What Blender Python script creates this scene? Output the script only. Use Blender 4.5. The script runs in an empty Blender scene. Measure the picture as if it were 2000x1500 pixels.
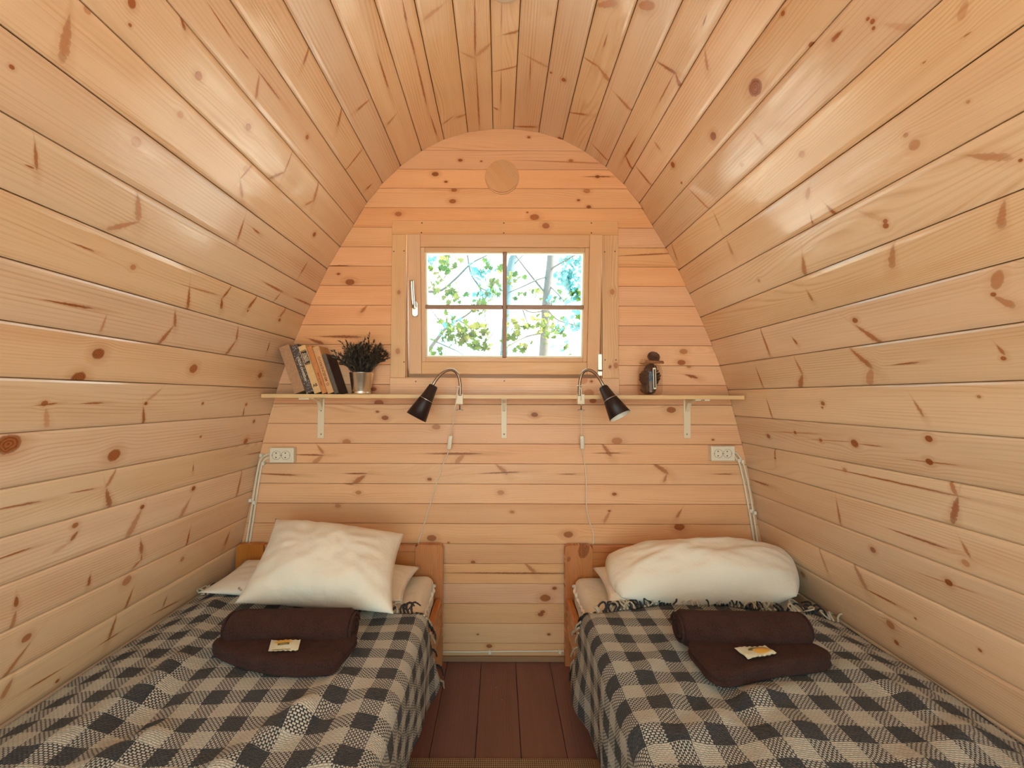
import bpy, bmesh, math, random
from mathutils import Vector, Matrix, noise as mnoise

random.seed(7)
SC = bpy.context.scene
COL = SC.collection
R = math.radians

# ------------------------------------------------------------------ camera
F_PX, VPX, VPY = 889.0, 975.0, 776.0
HC = 1.154
D = 2.0                      # distance of the end wall
YF = -1.1                   # front wall (behind the camera)
PITCH = math.atan((VPY - 750.0) / F_PX)
ROLL = R(0.2)
CM = Matrix.Rotation(R(90) + PITCH, 3, 'X') @ Matrix.Rotation(ROLL, 3, 'Z')
cam_d = bpy.data.cameras.new('camera')
cam = bpy.data.objects.new('camera', cam_d)
COL.objects.link(cam)
cam.matrix_world = Matrix.Translation((0, 0, HC)) @ CM.to_4x4()
cam_d.sensor_width = 36.0
cam_d.lens = 36.0 * F_PX / 2000.0
cam_d.shift_x = (1000.0 - VPX) / 2000.0
cam_d.clip_start = 0.02
SC.camera = cam

# ------------------------------------------------------------------ light
SC.view_settings.view_transform = 'Standard'
SC.view_settings.look = 'None'
SC.view_settings.gamma = 1.0
SC.view_settings.use_curve_mapping = False
SC.view_settings.exposure = 0.95
SC.cycles.adaptive_threshold = 0.025

world = bpy.data.worlds.new('sky')
SC.world = world
world.use_nodes = True
wn = world.node_tree
wn.nodes.clear()
w_out = wn.nodes.new('ShaderNodeOutputWorld')
w_bg = wn.nodes.new('ShaderNodeBackground')
w_tc = wn.nodes.new('ShaderNodeTexCoord')
w_no = wn.nodes.new('ShaderNodeTexNoise')
w_no.inputs['Scale'].default_value = 4.5
w_no.inputs['Detail'].default_value = 4.0
w_rp = wn.nodes.new('ShaderNodeValToRGB')
w_rp.color_ramp.elements[0].position = 0.46
w_rp.color_ramp.elements[0].color = (0.12, 0.39, 0.47, 1)
w_rp.color_ramp.elements[1].position = 0.66
w_rp.color_ramp.elements[1].color = (1.0, 0.875, 0.785, 1)
wn.links.new(w_tc.outputs['Generated'], w_no.inputs['Vector'])
wn.links.new(w_no.outputs['Fac'], w_rp.inputs['Fac'])
wn.links.new(w_rp.outputs['Color'], w_bg.inputs['Color'])
w_bg.inputs['Strength'].default_value = 5.0
wn.links.new(w_bg.outputs['Background'], w_out.inputs['Surface'])

sun_d = bpy.data.lights.new('sun', 'SUN')
sun_d.energy = 16.0
sun_d.angle = R(1.0)
sun_d.color = (1.0, 0.90, 0.76)
sun = bpy.data.objects.new('sun', sun_d)
COL.objects.link(sun)
sun.rotation_euler = Vector((-0.75, 0.0, -1.0)).to_track_quat('-Z', 'Y').to_euler()


def portal(name, loc, rot, sx, sy):
    d = bpy.data.lights.new(name, 'AREA')
    d.shape = 'RECTANGLE'
    d.size, d.size_y = sx, sy
    d.cycles.is_portal = True
    o = bpy.data.objects.new(name, d)
    COL.objects.link(o)
    o.location = loc
    o.rotation_euler = rot


DOOR_W, DOOR_H = 1.7, 1.98
portal('daylight_door', (0.0146, YF - 0.06, DOOR_H / 2), (R(90), 0, 0), DOOR_W, DOOR_H)
portal('daylight_window', (0.02, 2.13, 1.55), (R(-90), 0, 0), 0.86, 0.64)


# ------------------------------------------------------------------ helpers
def ray(u, v):
    return CM @ Vector(((u - VPX) / F_PX, (750.0 - v) / F_PX, -1.0))


def on_y(u, v, y=D):
    d = ray(u, v)
    t = y / d.y
    return Vector((d.x * t, y, HC + d.z * t))


def on_z(u, v, z):
    d = ray(u, v)
    t = (z - HC) / d.z
    return Vector((d.x * t, d.y * t, z))


ORG = {}


def tag(o, label=None, cat=None, group=None, kind=None):
    if label:
        o['label'] = label
    if cat:
        o['category'] = cat
    if group:
        o['group'] = group
    if kind:
        o['kind'] = kind
    return o


def empty(name, loc=(0, 0, 0), label=None, cat=None, group=None, kind=None):
    o = bpy.data.objects.new(name, None)
    o.empty_display_size = 0.05
    COL.objects.link(o)
    o.location = loc
    ORG[o.name] = Vector(loc)
    return tag(o, label, cat, group, kind)


def link(name, me, mat, parent=None, smooth=False, origin=None):
    """one mesh object; the mesh is given in world coordinates"""
    org = ORG[parent.name] if parent is not None else Vector(origin or (0, 0, 0))
    if org.length > 0:
        me.transform(Matrix.Translation(-org))
    o = bpy.data.objects.new(name, me)
    COL.objects.link(o)
    if parent is not None:
        o.parent = parent
    else:
        o.location = org
    ORG[o.name] = org
    if mat is not None and len(me.materials) == 0:
        me.materials.append(mat)
    if smooth:
        me.polygons.foreach_set('use_smooth', [True] * len(me.polygons))
    return o


def pyd(name, vs, fs, mat, parent=None, smooth=False, uvs=None, origin=None):
    me = bpy.data.meshes.new(name)
    me.from_pydata([tuple(v) for v in vs], [], fs)
    if uvs is not None:
        lay = me.uv_layers.new(name='UVMap')
        for lp in me.loops:
            lay.data[lp.index].uv = uvs[lp.vertex_index]
    me.update()
    return link(name, me, mat, parent, smooth, origin)


def box_uv(me, axis=None):
    """box projection in metres; u runs along the grain axis"""
    lay = me.uv_layers.new(name='UVMap')
    if axis is None:
        bb = [max(v.co[i] for v in me.vertices) - min(v.co[i] for v in me.vertices) for i in range(3)]
        axis = bb.index(max(bb))
    for p in me.polygons:
        n = [abs(c) for c in p.normal]
        k = n.index(max(n))
        if k == axis:
            a, b = [i for i in range(3) if i != axis]
        else:
            a = axis
            b = [i for i in range(3) if i not in (axis, k)][0]
        for li in p.loop_indices:
            co = me.vertices[me.loops[li].vertex_index].co
            lay.data[li].uv = (co[a], co[b])


def box(name, x0, x1, y0, y1, z0, z1, mat, parent=None, bev=0.0, seg=2, mtx=None, axis=None, origin=None, smooth=False):
    bm = bmesh.new()
    bmesh.ops.create_cube(bm, size=1.0)
    bmesh.ops.scale(bm, vec=(x1 - x0, y1 - y0, z1 - z0), verts=bm.verts)
    bmesh.ops.translate(bm, vec=((x0 + x1) / 2, (y0 + y1) / 2, (z0 + z1) / 2), verts=bm.verts)
    if bev > 0:
        bmesh.ops.bevel(bm, geom=list(bm.edges), offset=bev, segments=seg, affect='EDGES', profile=0.5)
    me = bpy.data.meshes.new(name)
    bm.to_mesh(me)
    bm.free()
    box_uv(me, axis)
    if mtx is not None:
        me.transform(mtx)
    return link(name, me, mat, parent, smooth, origin)


def catmull(pts, n=8, closed=False):
    pts = [Vector(p) for p in pts]
    out = []
    m = len(pts)
    for i in range(m if closed else m - 1):
        if closed:
            p0, p1, p2, p3 = pts[(i - 1) % m], pts[i], pts[(i + 1) % m], pts[(i + 2) % m]
        else:
            p0, p1, p2, p3 = pts[max(i - 1, 0)], pts[i], pts[i + 1], pts[min(i + 2, m - 1)]
        for k in range(n):
            t = k / n
            out.append(0.5 * ((2 * p1) + (p2 - p0) * t + (2 * p0 - 5 * p1 + 4 * p2 - p3) * t * t + (3 * p1 - p0 - 3 * p2 + p3) * t ** 3))
    if not closed:
        out.append(pts[-1])
    return out


def tube_data(path, rad, seg=8, vs=None, fs=None):
    vs = [] if vs is None else vs
    fs = [] if fs is None else fs
    base = len(vs)
    n = len(path)
    prev = None
    for i, p in enumerate(path):
        t = (path[min(i + 1, n - 1)] - path[max(i - 1, 0)]).normalized()
        if prev is None:
            a = t.orthogonal().normalized()
        else:
            a = (prev - t * prev.dot(t))
            a = a.normalized() if a.length > 1e-6 else t.orthogonal().normalized()
        prev = a
        b = t.cross(a)
        r = rad(i / (n - 1)) if callable(rad) else rad
        for k in range(seg):
            an = 2 * math.pi * k / seg
            vs.append(p + (a * math.cos(an) + b * math.sin(an)) * r)
    for i in range(n - 1):
        for k in range(seg):
            k2 = (k + 1) % seg
            fs.append((base + i * seg + k, base + i * seg + k2, base + (i + 1) * seg + k2, base + (i + 1) * seg + k))
    fs.append(tuple(base + k for k in range(seg))[::-1])
    fs.append(tuple(base + (n - 1) * seg + k for k in range(seg)))
    return vs, fs


def tube(name, pts, rad, mat, parent=None, seg=8, sub=6, origin=None, closed=False):
    path = catmull(pts, sub) if sub > 1 else [Vector(p) for p in pts]
    vs, fs = tube_data(path, rad, seg)
    return pyd(name, vs, fs, mat, parent, True, None, origin)


def lathe(name, prof, mtx, mat, parent=None, seg=24, smooth=True, cap=True, origin=None):
    """prof: list of (radius, height) revolved about local Z"""
    vs, fs = [], []
    for (r, h) in prof:
        for k in range(seg):
            a = 2 * math.pi * k / seg
            vs.append(mtx @ Vector((r * math.cos(a), r * math.sin(a), h)))
    for i in range(len(prof) - 1):
        for k in range(seg):
            k2 = (k + 1) % seg
            fs.append((i * seg + k, i * seg + k2, (i + 1) * seg + k2, (i + 1) * seg + k))
    if cap:
        fs.append(tuple(range(seg))[::-1])
        fs.append(tuple((len(prof) - 1) * seg + k for k in range(seg)))
    return pyd(name, vs, fs, mat, parent, smooth, None, origin)


def frame_to(loc, zdir, up=(0, 0, 1)):
    z = Vector(zdir).normalized()
    u = Vector(up)
    x = u.cross(z)
    if x.length < 1e-5:
        x = z.orthogonal()
    x.normalize()
    y = z.cross(x)
    m = Matrix((x, y, z)).transposed().to_4x4()
    m.translation = Vector(loc)
    return m


# ------------------------------------------------------------------ materials
class NT:
    def __init__(self, name):
        self.m = bpy.data.materials.new(name)
        self.m.use_nodes = True
        self.t = self.m.node_tree
        self.t.nodes.clear()
        self.out = self.t.nodes.new('ShaderNodeOutputMaterial')

    def n(self, typ, **kw):
        nd = self.t.nodes.new(typ)
        for k, v in kw.items():
            setattr(nd, k, v)
        return nd

    def put(self, sock, v):
        if v is None:
            return
        if isinstance(v, bpy.types.NodeSocket):
            self.t.links.new(v, sock)
        else:
            sock.default_value = v

    def ma(self, op, a, b=None, c=None, clamp=False):
        nd = self.n('ShaderNodeMath', operation=op)
        nd.use_clamp = clamp
        self.put(nd.inputs[0], a)
        self.put(nd.inputs[1], b)
        self.put(nd.inputs[2], c)
        return nd.outputs[0]

    def mix(self, f, a, b, blend='MIX'):
        nd = self.n('ShaderNodeMix', data_type='RGBA', blend_type=blend)
        nd.clamp_factor = True
        self.put(nd.inputs['Factor'], f)
        self.put(nd.inputs[6], a if isinstance(a, bpy.types.NodeSocket) else (*a, 1))
        self.put(nd.inputs[7], b if isinstance(b, bpy.types.NodeSocket) else (*b, 1))
        return nd.outputs[2]

    def xyz(self, x=0.0, y=0.0, z=0.0):
        nd = self.n('ShaderNodeCombineXYZ')
        for i, v in enumerate((x, y, z)):
            self.put(nd.inputs[i], v)
        return nd.outputs[0]

    def sep(self, v):
        nd = self.n('ShaderNodeSeparateXYZ')
        self.put(nd.inputs[0], v)
        return nd.outputs

    def noise(self, vec, scale=1.0, detail=2.0, rough=0.5):
        nd = self.n('ShaderNodeTexNoise')
        self.put(nd.inputs['Vector'], vec)
        nd.inputs['Scale'].default_value = scale
        nd.inputs['Detail'].default_value = detail
        nd.inputs['Roughness'].default_value = rough
        return nd.outputs['Fac']

    def maprange(self, v, a, b, c, d, smooth=False):
        nd = self.n('ShaderNodeMapRange')
        if smooth:
            nd.interpolation_type = 'SMOOTHSTEP'
        for i, x in enumerate((v, a, b, c, d)):
            self.put(nd.inputs[i], x)
        return nd.outputs[0]

    def uv(self):
        nd = self.n('ShaderNodeUVMap')
        nd.uv_map = 'UVMap'
        return nd.outputs[0]

    def rnd(self):
        return self.n('ShaderNodeObjectInfo').outputs['Random']

    def bump(self, h, strength=0.3, dist=0.001):
        nd = self.n('ShaderNodeBump')
        nd.inputs['Strength'].default_value = strength
        nd.inputs['Distance'].default_value = dist
        self.put(nd.inputs['Height'], h)
        return nd.outputs[0]

    def principled(self, color, rough=0.5, metal=0.0, normal=None, **kw):
        p = self.n('ShaderNodeBsdfPrincipled')
        self.put(p.inputs['Base Color'], color if isinstance(color, bpy.types.NodeSocket) else (*color, 1))
        self.put(p.inputs['Roughness'], rough)
        p.inputs['Metallic'].default_value = metal
        if normal is not None:
            self.put(p.inputs['Normal'], normal)
        for k, v in kw.items():
            self.put(p.inputs[k.replace('_', ' ')], v)
        self.t.links.new(p.outputs[0], self.out.inputs['Surface'])
        return p


def flat_mat(name, color, rough=0.5, metal=0.0, bump=0.0, bscale=200.0, **kw):
    t = NT(name)
    nrm = None
    if bump > 0:
        tc = t.n('ShaderNodeTexCoord').outputs['Object']
        nrm = t.bump(t.noise(tc, bscale, 2.0), bump, 0.001)
    t.principled(color, rough, metal, nrm, **kw)
    return t.m


def knot_group():
    """one mark of the wood: knot, spike knot or resin streak, given as an oriented ellipse in board coordinates"""
    g = bpy.data.node_groups.new('wood_mark', 'ShaderNodeTree')
    for nm in ('U', 'V', 'Wob'):
        g.interface.new_socket(nm, in_out='INPUT', socket_type='NodeSocketFloat')
    for nm in ('A', 'B'):
        g.interface.new_socket(nm, in_out='INPUT', socket_type='NodeSocketVector')
    for nm in ('Mask', 'Halo', 'Defl', 'Ring', 'Rim'):
        g.interface.new_socket(nm, in_out='OUTPUT', socket_type='NodeSocketFloat')
    gi = g.nodes.new('NodeGroupInput')
    go = g.nodes.new('NodeGroupOutput')

    def ma(op, a, b=None, c=None, clamp=False):
        nd = g.nodes.new('ShaderNodeMath')
        nd.operation = op
        nd.use_clamp = clamp
        for i, x in enumerate((a, b, c)):
            if x is None:
                continue
            if isinstance(x, bpy.types.NodeSocket):
                g.links.new(x, nd.inputs[i])
            else:
                nd.inputs[i].default_value = x
        return nd.outputs[0]

    def sep(s):
        nd = g.nodes.new('ShaderNodeSeparateXYZ')
        g.links.new(s, nd.inputs[0])
        return nd.outputs
    A = sep(gi.outputs['A'])
    B = sep(gi.outputs['B'])
    du = ma('SUBTRACT', gi.outputs['U'], A[0])
    dv = ma('SUBTRACT', gi.outputs['V'], A[1])
    # B = (cos/a, sin/a, a/b) of the ellipse
    pa = ma('ADD', ma('MULTIPLY', du, B[0]), ma('MULTIPLY', dv, B[1]))
    qa = ma('SUBTRACT', ma('MULTIPLY', dv, B[0]), ma('MULTIPLY', du, B[1]))
    tap = ma('MULTIPLY', ma('SUBTRACT', B[2], 1.6), 0.5, clamp=True)      # 0 for round knots
    wob = ma('MULTIPLY', gi.outputs['Wob'], ma('MULTIPLY_ADD', tap, 1.0, 0.4))
    bt = ma('MAXIMUM', ma('MULTIPLY_ADD', ma('MULTIPLY', tap, 0.45), pa, 1.0), 0.3)
    qb = ma('ADD', ma('DIVIDE', ma('MULTIPLY', qa, B[2]), bt), wob)
    d2 = ma('ADD', ma('MULTIPLY', pa, pa), ma('MULTIPLY', qb, qb))
    dist = ma('SQRT', d2)
    raw = ma('MULTIPLY', ma('SUBTRACT', 1.17, dist), ma('MULTIPLY_ADD', tap, -1.9, 3.8), clamp=True)
    mask = ma('MULTIPLY', raw, A[2])
    rim = ma('MULTIPLY', ma('MULTIPLY', raw, ma('SUBTRACT', 1.0, raw)), ma('MULTIPLY', A[2], 3.4))
    g.links.new(rim, go.inputs['Rim'])
    halo = ma('MULTIPLY', ma('MULTIPLY_ADD', dist, -0.5, 1.4, clamp=True), A[2])
    ring = ma('MULTIPLY', mask, ma('MULTIPLY_ADD', ma('SINE', ma('MULTIPLY', ma('MULTIPLY_ADD', gi.outputs['Wob'], 0.25, dist), 19.0)), 0.5, 0.5))
    g.links.new(ring, go.inputs['Ring'])
    fall = ma('POWER', 0.869, d2)
    rnd1 = ma('SUBTRACT', 1.0, tap)
    defl = ma('MULTIPLY', ma('MULTIPLY', fall, ma('MULTIPLY', dv, -0.85)), rnd1)
    g.links.new(mask, go.inputs['Mask'])
    g.links.new(halo, go.inputs['Halo'])
    g.links.new(defl, go.inputs['Defl'])
    return g


KNOT = knot_group()


def pine(name, light, late, slots=0, rough=0.19, lines=0.52, tint=0.14, bump=0.25, spec=0.5, coat=0.0, knotcol=((0.50, 0.155, 0.038), (0.15, 0.034, 0.011))):
    t = NT(name)
    s = t.sep(t.uv())
    r = t.rnd()
    r2 = t.ma('FRACT', t.ma('MULTIPLY', r, 7.31))
    r3 = t.ma('FRACT', t.ma('MULTIPLY', r, 13.7))
    u, v = s[0], s[1]
    uo = t.ma('MULTIPLY_ADD', r, 53.0, u)
    vo = t.ma('MULTIPLY_ADD', r2, 17.0, v)
    g = v
    masks, halos, rings, rims = None, None, None, None
    if slots:
        wob = t.ma('SUBTRACT', t.noise(t.xyz(t.ma('MULTIPLY', u, 95.0), t.ma('MULTIPLY', v, 130.0), r), 1.0, 2.0), 0.5)
        for k in range(slots):
            nd = t.n('ShaderNodeGroup')
            nd.node_tree = KNOT
            t.put(nd.inputs['U'], u)
            t.put(nd.inputs['V'], v)
            t.put(nd.inputs['Wob'], wob)
            for key, sock in (('ka%d' % k, 'A'), ('kb%d' % k, 'B')):
                at = t.n('ShaderNodeAttribute', attribute_type='OBJECT', attribute_name=key)
                t.put(nd.inputs[sock], at.outputs['Vector'])
            g = t.ma('ADD', g, nd.outputs['Defl'])
            masks = nd.outputs['Mask'] if masks is None else t.ma('MAXIMUM', masks, nd.outputs['Mask'])
            rims = nd.outputs['Rim'] if rims is None else t.ma('MAXIMUM', rims, nd.outputs['Rim'])
            rings = nd.outputs['Ring'] if rings is None else t.ma('MAXIMUM', rings, nd.outputs['Ring'])
            halos = nd.outputs['Halo'] if halos is None else t.ma('MAXIMUM', halos, nd.outputs['Halo'])
    # growth-ring figure: long wavy lines, with flat-sawn cathedrals where the low noise bends them
    low = t.noise(t.xyz(t.ma('MULTIPLY', uo, 0.9), t.ma('MULTIPLY', vo, 7.0), r3), 1.0, 1.0)
    gg = t.ma('MULTIPLY_ADD', low, t.ma('MULTIPLY_ADD', t.ma('MULTIPLY', r2, r2), 0.26, 0.014), g)
    ph = t.ma('MULTIPLY', t.ma('MULTIPLY_ADD', r2, 17.0, gg), t.ma('MULTIPLY_ADD', r3, 320.0, 560.0))
    ln = t.ma('MULTIPLY_ADD', t.ma('SINE', ph), 0.5, 0.5)
    ln = t.ma('POWER', ln, 3.0)
    patch = t.noise(t.xyz(t.ma('MULTIPLY', uo, 1.6), t.ma('MULTIPLY', vo, 22.0), r), 1.0, 2.0)
    ln = t.ma('MULTIPLY', ln, t.maprange(patch, 0.38, 0.66, 0.0, 1.0))
    fib = t.noise(t.xyz(t.ma('MULTIPLY', uo, 7.0), t.ma('MULTIPLY_ADD', gg, 520.0, t.ma('MULTIPLY', r, 90.0)), r), 1.0, 2.0, 0.6)
    blot = t.noise(t.xyz(t.ma('MULTIPLY', uo, 1.3), t.ma('MULTIPLY', vo, 13.0), r2), 1.0, 2.0)
    f = t.ma('MULTIPLY', ln, lines)
    f = t.ma('ADD', f, t.ma('MULTIPLY', t.ma('SUBTRACT', fib, 0.42), 0.75))
    f = t.ma('ADD', f, t.ma('MULTIPLY', t.ma('SUBTRACT', blot, 0.45), 0.9), clamp=True)
    col = t.mix(f, light, late)
    if tint > 0:
        wv = t.n('ShaderNodeHueSaturation')
        t.put(wv.inputs['Hue'], t.ma('MULTIPLY_ADD', r2, 0.008, 0.4945))
        t.put(wv.inputs['Saturation'], t.ma('MULTIPLY_ADD', r3, 0.16, 0.92))
        t.put(wv.inputs['Value'], t.ma('MULTIPLY_ADD', r, tint, 1.0 - tint * 0.5))
        t.put(wv.inputs['Color'], col)
        col = wv.outputs[0]
    if slots:
        col = t.mix(t.ma('MULTIPLY', halos, 0.46), col, (0.50, 0.19, 0.065))
        ring = t.noise(t.xyz(t.ma('MULTIPLY', u, 260.0), t.ma('MULTIPLY', v, 420.0), r), 1.0, 2.0)
        kc = t.mix(t.ma('MULTIPLY', t.ma('POWER', masks, 3.0), t.ma('ADD', t.ma('MULTIPLY', rings, 0.5), t.ma('MULTIPLY_ADD', ring, 0.55, -0.02))), knotcol[0], knotcol[1])
        kc = t.mix(rims, kc, knotcol[1])
        col = t.mix(t.ma('MAXIMUM', t.ma('MULTIPLY', masks, 1.05), t.ma('MULTIPLY', rims, 0.8)), col, kc)
    h = t.ma('ADD', t.ma('MULTIPLY', fib, 0.7), t.ma('MULTIPLY', ln, -0.5))
    wave = t.noise(t.xyz(t.ma('MULTIPLY', uo, 9.0), t.ma('MULTIPLY', vo, 55.0), r), 1.0, 1.0)
    h = t.ma('ADD', h, t.ma('MULTIPLY', wave, 3.0))
    nrm = t.bump(h, bump, 0.0006)
    gl = t.noise(t.xyz(t.ma('MULTIPLY', uo, 2.6), t.ma('MULTIPLY', vo, 30.0), r3), 1.0, 3.0, 0.6)
    rg = t.ma('ADD', t.ma('MULTIPLY_ADD', fib, 0.14, rough - 0.10), t.maprange(gl, 0.46, 0.54, -0.03, 0.07, True))
    t.principled(col, rg, 0.0, nrm, Specular_IOR_Level=spec, Coat_Weight=coat, Coat_Roughness=0.2)
    return t.m


LIGHT, LATE = (0.82, 0.585, 0.378), (0.63, 0.345, 0.165)
BLIGHT, BLATE = (0.835, 0.468, 0.250), (0.64, 0.255, 0.102)
PINE = {n: pine('pine_boards_%d' % n, LIGHT, LATE, n) for n in (0, 1, 2, 3, 4, 5, 6, 7, 8, 10)}
BPINE = {n: pine('pine_cladding_%d' % n, BLIGHT, BLATE, n, rough=0.42, lines=0.46, spec=0.3) for n in (0, 1, 2, 3, 4, 5, 6, 7, 8, 10)}
CASING = pine('pine_casing', (0.77, 0.465, 0.24), (0.58, 0.27, 0.105), 0, rough=0.42, tint=0.1)
CASING2 = pine('pine_casing_marked', (0.77, 0.465, 0.24), (0.58, 0.27, 0.105), 4, rough=0.42, tint=0.1)
SASHW = pine('pine_sash', (0.68, 0.395, 0.19), (0.53, 0.26, 0.105), 0, rough=0.4, lines=0.25, tint=0.12)
MUNT = pine('pine_muntin', (0.30, 0.155, 0.085), (0.22, 0.10, 0.05), 0, rough=0.45, lines=0.2, tint=0.05)
BEDW = pine('bed_pine', (0.60, 0.225, 0.062), (0.40, 0.115, 0.026), 0, rough=0.32, lines=0.5, tint=0.1)
BEDK = pine('bed_pine_marked', (0.60, 0.225, 0.062), (0.40, 0.115, 0.026), 4, rough=0.32, lines=0.5, tint=0.1)
SHELFW = pine('shelf_wood', (0.76, 0.50, 0.25), (0.62, 0.36, 0.15), 0, rough=0.4, lines=0.2, tint=0.0)
FLOORW = pine('stained_floor', (0.225, 0.100, 0.074), (0.155, 0.064, 0.048), 0, rough=0.42, lines=0.5, tint=0.2, spec=0.35)
BACKING = flat_mat('backing_board', (0.10, 0.05, 0.025), 0.8)
TRIMW = pine('trim_pine', (0.34, 0.17, 0.08), (0.22, 0.10, 0.045), 0, rough=0.5, lines=0.4, tint=0.0)
WHITEP = flat_mat('white_plastic', (0.80, 0.70, 0.55), 0.38)
WHITEM = flat_mat('white_enamel', (0.80, 0.66, 0.47), 0.4)
CREAM = flat_mat('cream_gasket', (0.80, 0.70, 0.52), 0.5)
STEEL = flat_mat('brushed_steel', (0.66, 0.62, 0.56), 0.28, 1.0)
CHROME = flat_mat('tinned_steel', (0.92, 0.90, 0.86), 0.27, 1.0)
NICKEL = flat_mat('dark_nickel', (0.36, 0.28, 0.22), 0.3, 1.0)
BLACK = flat_mat('black_enamel', (0.022, 0.011, 0.010), 0.42, Specular_IOR_Level=0.35)
SHADEIN = flat_mat('shade_lining', (0.80, 0.74, 0.62), 0.35)
DARK = flat_mat('dark_hole', (0.02, 0.014, 0.010), 0.8)
NAILM = flat_mat('nail_head', (0.13, 0.07, 0.04), 0.6)
SCREWM = flat_mat('screw_head', (0.34, 0.30, 0.24), 0.35, 1.0)


def glass_mat(name, tint=(1, 1, 1), refl=1.0, rough=0.0):
    t = NT(name)
    tr = t.n('ShaderNodeBsdfTransparent')
    tr.inputs[0].default_value = (*tint, 1)
    gl = t.n('ShaderNodeBsdfGlossy')
    gl.inputs['Roughness'].default_value = rough
    fr = t.n('ShaderNodeFresnel')
    fr.inputs['IOR'].default_value = 1.45
    mx = t.n('ShaderNodeMixShader')
    bf = t.n('ShaderNodeNewGeometry').outputs['Backfacing']
    t.put(mx.inputs[0], t.ma('MULTIPLY', t.ma('MULTIPLY', fr.outputs[0], refl), t.ma('SUBTRACT', 1.0, bf), clamp=True))
    t.t.links.new(tr.outputs[0], mx.inputs[1])
    t.t.links.new(gl.outputs[0], mx.inputs[2])
    t.t.links.new(mx.outputs[0], t.out.inputs['Surface'])
    return t.m


GLASS = glass_mat('window_glass', (0.97, 0.99, 0.985))
JARGLASS = glass_mat('jar_glass', (0.95, 0.92, 0.88), 0.8, 0.02)


def linen(name, col, wr=0.35):
    t = NT(name)
    oc = t.n('ShaderNodeTexCoord').outputs['Object']
    a = t.noise(oc, 16.0, 3.0)
    b = t.noise(oc, 420.0, 1.0)
    h = t.ma('ADD', t.ma('MULTIPLY', a, 8.0), t.ma('MULTIPLY', b, 0.25))
    t.principled(col, 0.85, 0.0, t.bump(h, wr, 0.0022), Sheen_Weight=0.15)
    return t.m


PILLOWM = linen('pillow_cotton', (0.88, 0.77, 0.63))
SHEETM = linen('sheet_cotton', (0.80, 0.70, 0.57), 0.45)


def terry(name, col):
    t = NT(name)
    oc = t.n('ShaderNodeTexCoord').outputs['Object']
    b = t.noise(oc, 330.0, 3.0, 0.7)
    a = t.noise(oc, 26.0, 2.0)
    c = t.mix(t.maprange(b, 0.3, 0.7, 0.0, 1.0), tuple(x * 0.45 for x in col), tuple(x * 1.5 for x in col))
    c = t.mix(t.maprange(a, 0.35, 0.7, 0.0, 0.35), c, tuple(x * 1.7 for x in col))
    t.principled(c, 0.95, 0.0, t.bump(t.ma('ADD', b, t.ma('MULTIPLY', a, 1.5)), 1.0, 0.004), Sheen_Weight=0.04, Specular_IOR_Level=0.1)
    return t.m


TERRY = terry('brown_terry', (0.060, 0.024, 0.018))


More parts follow.
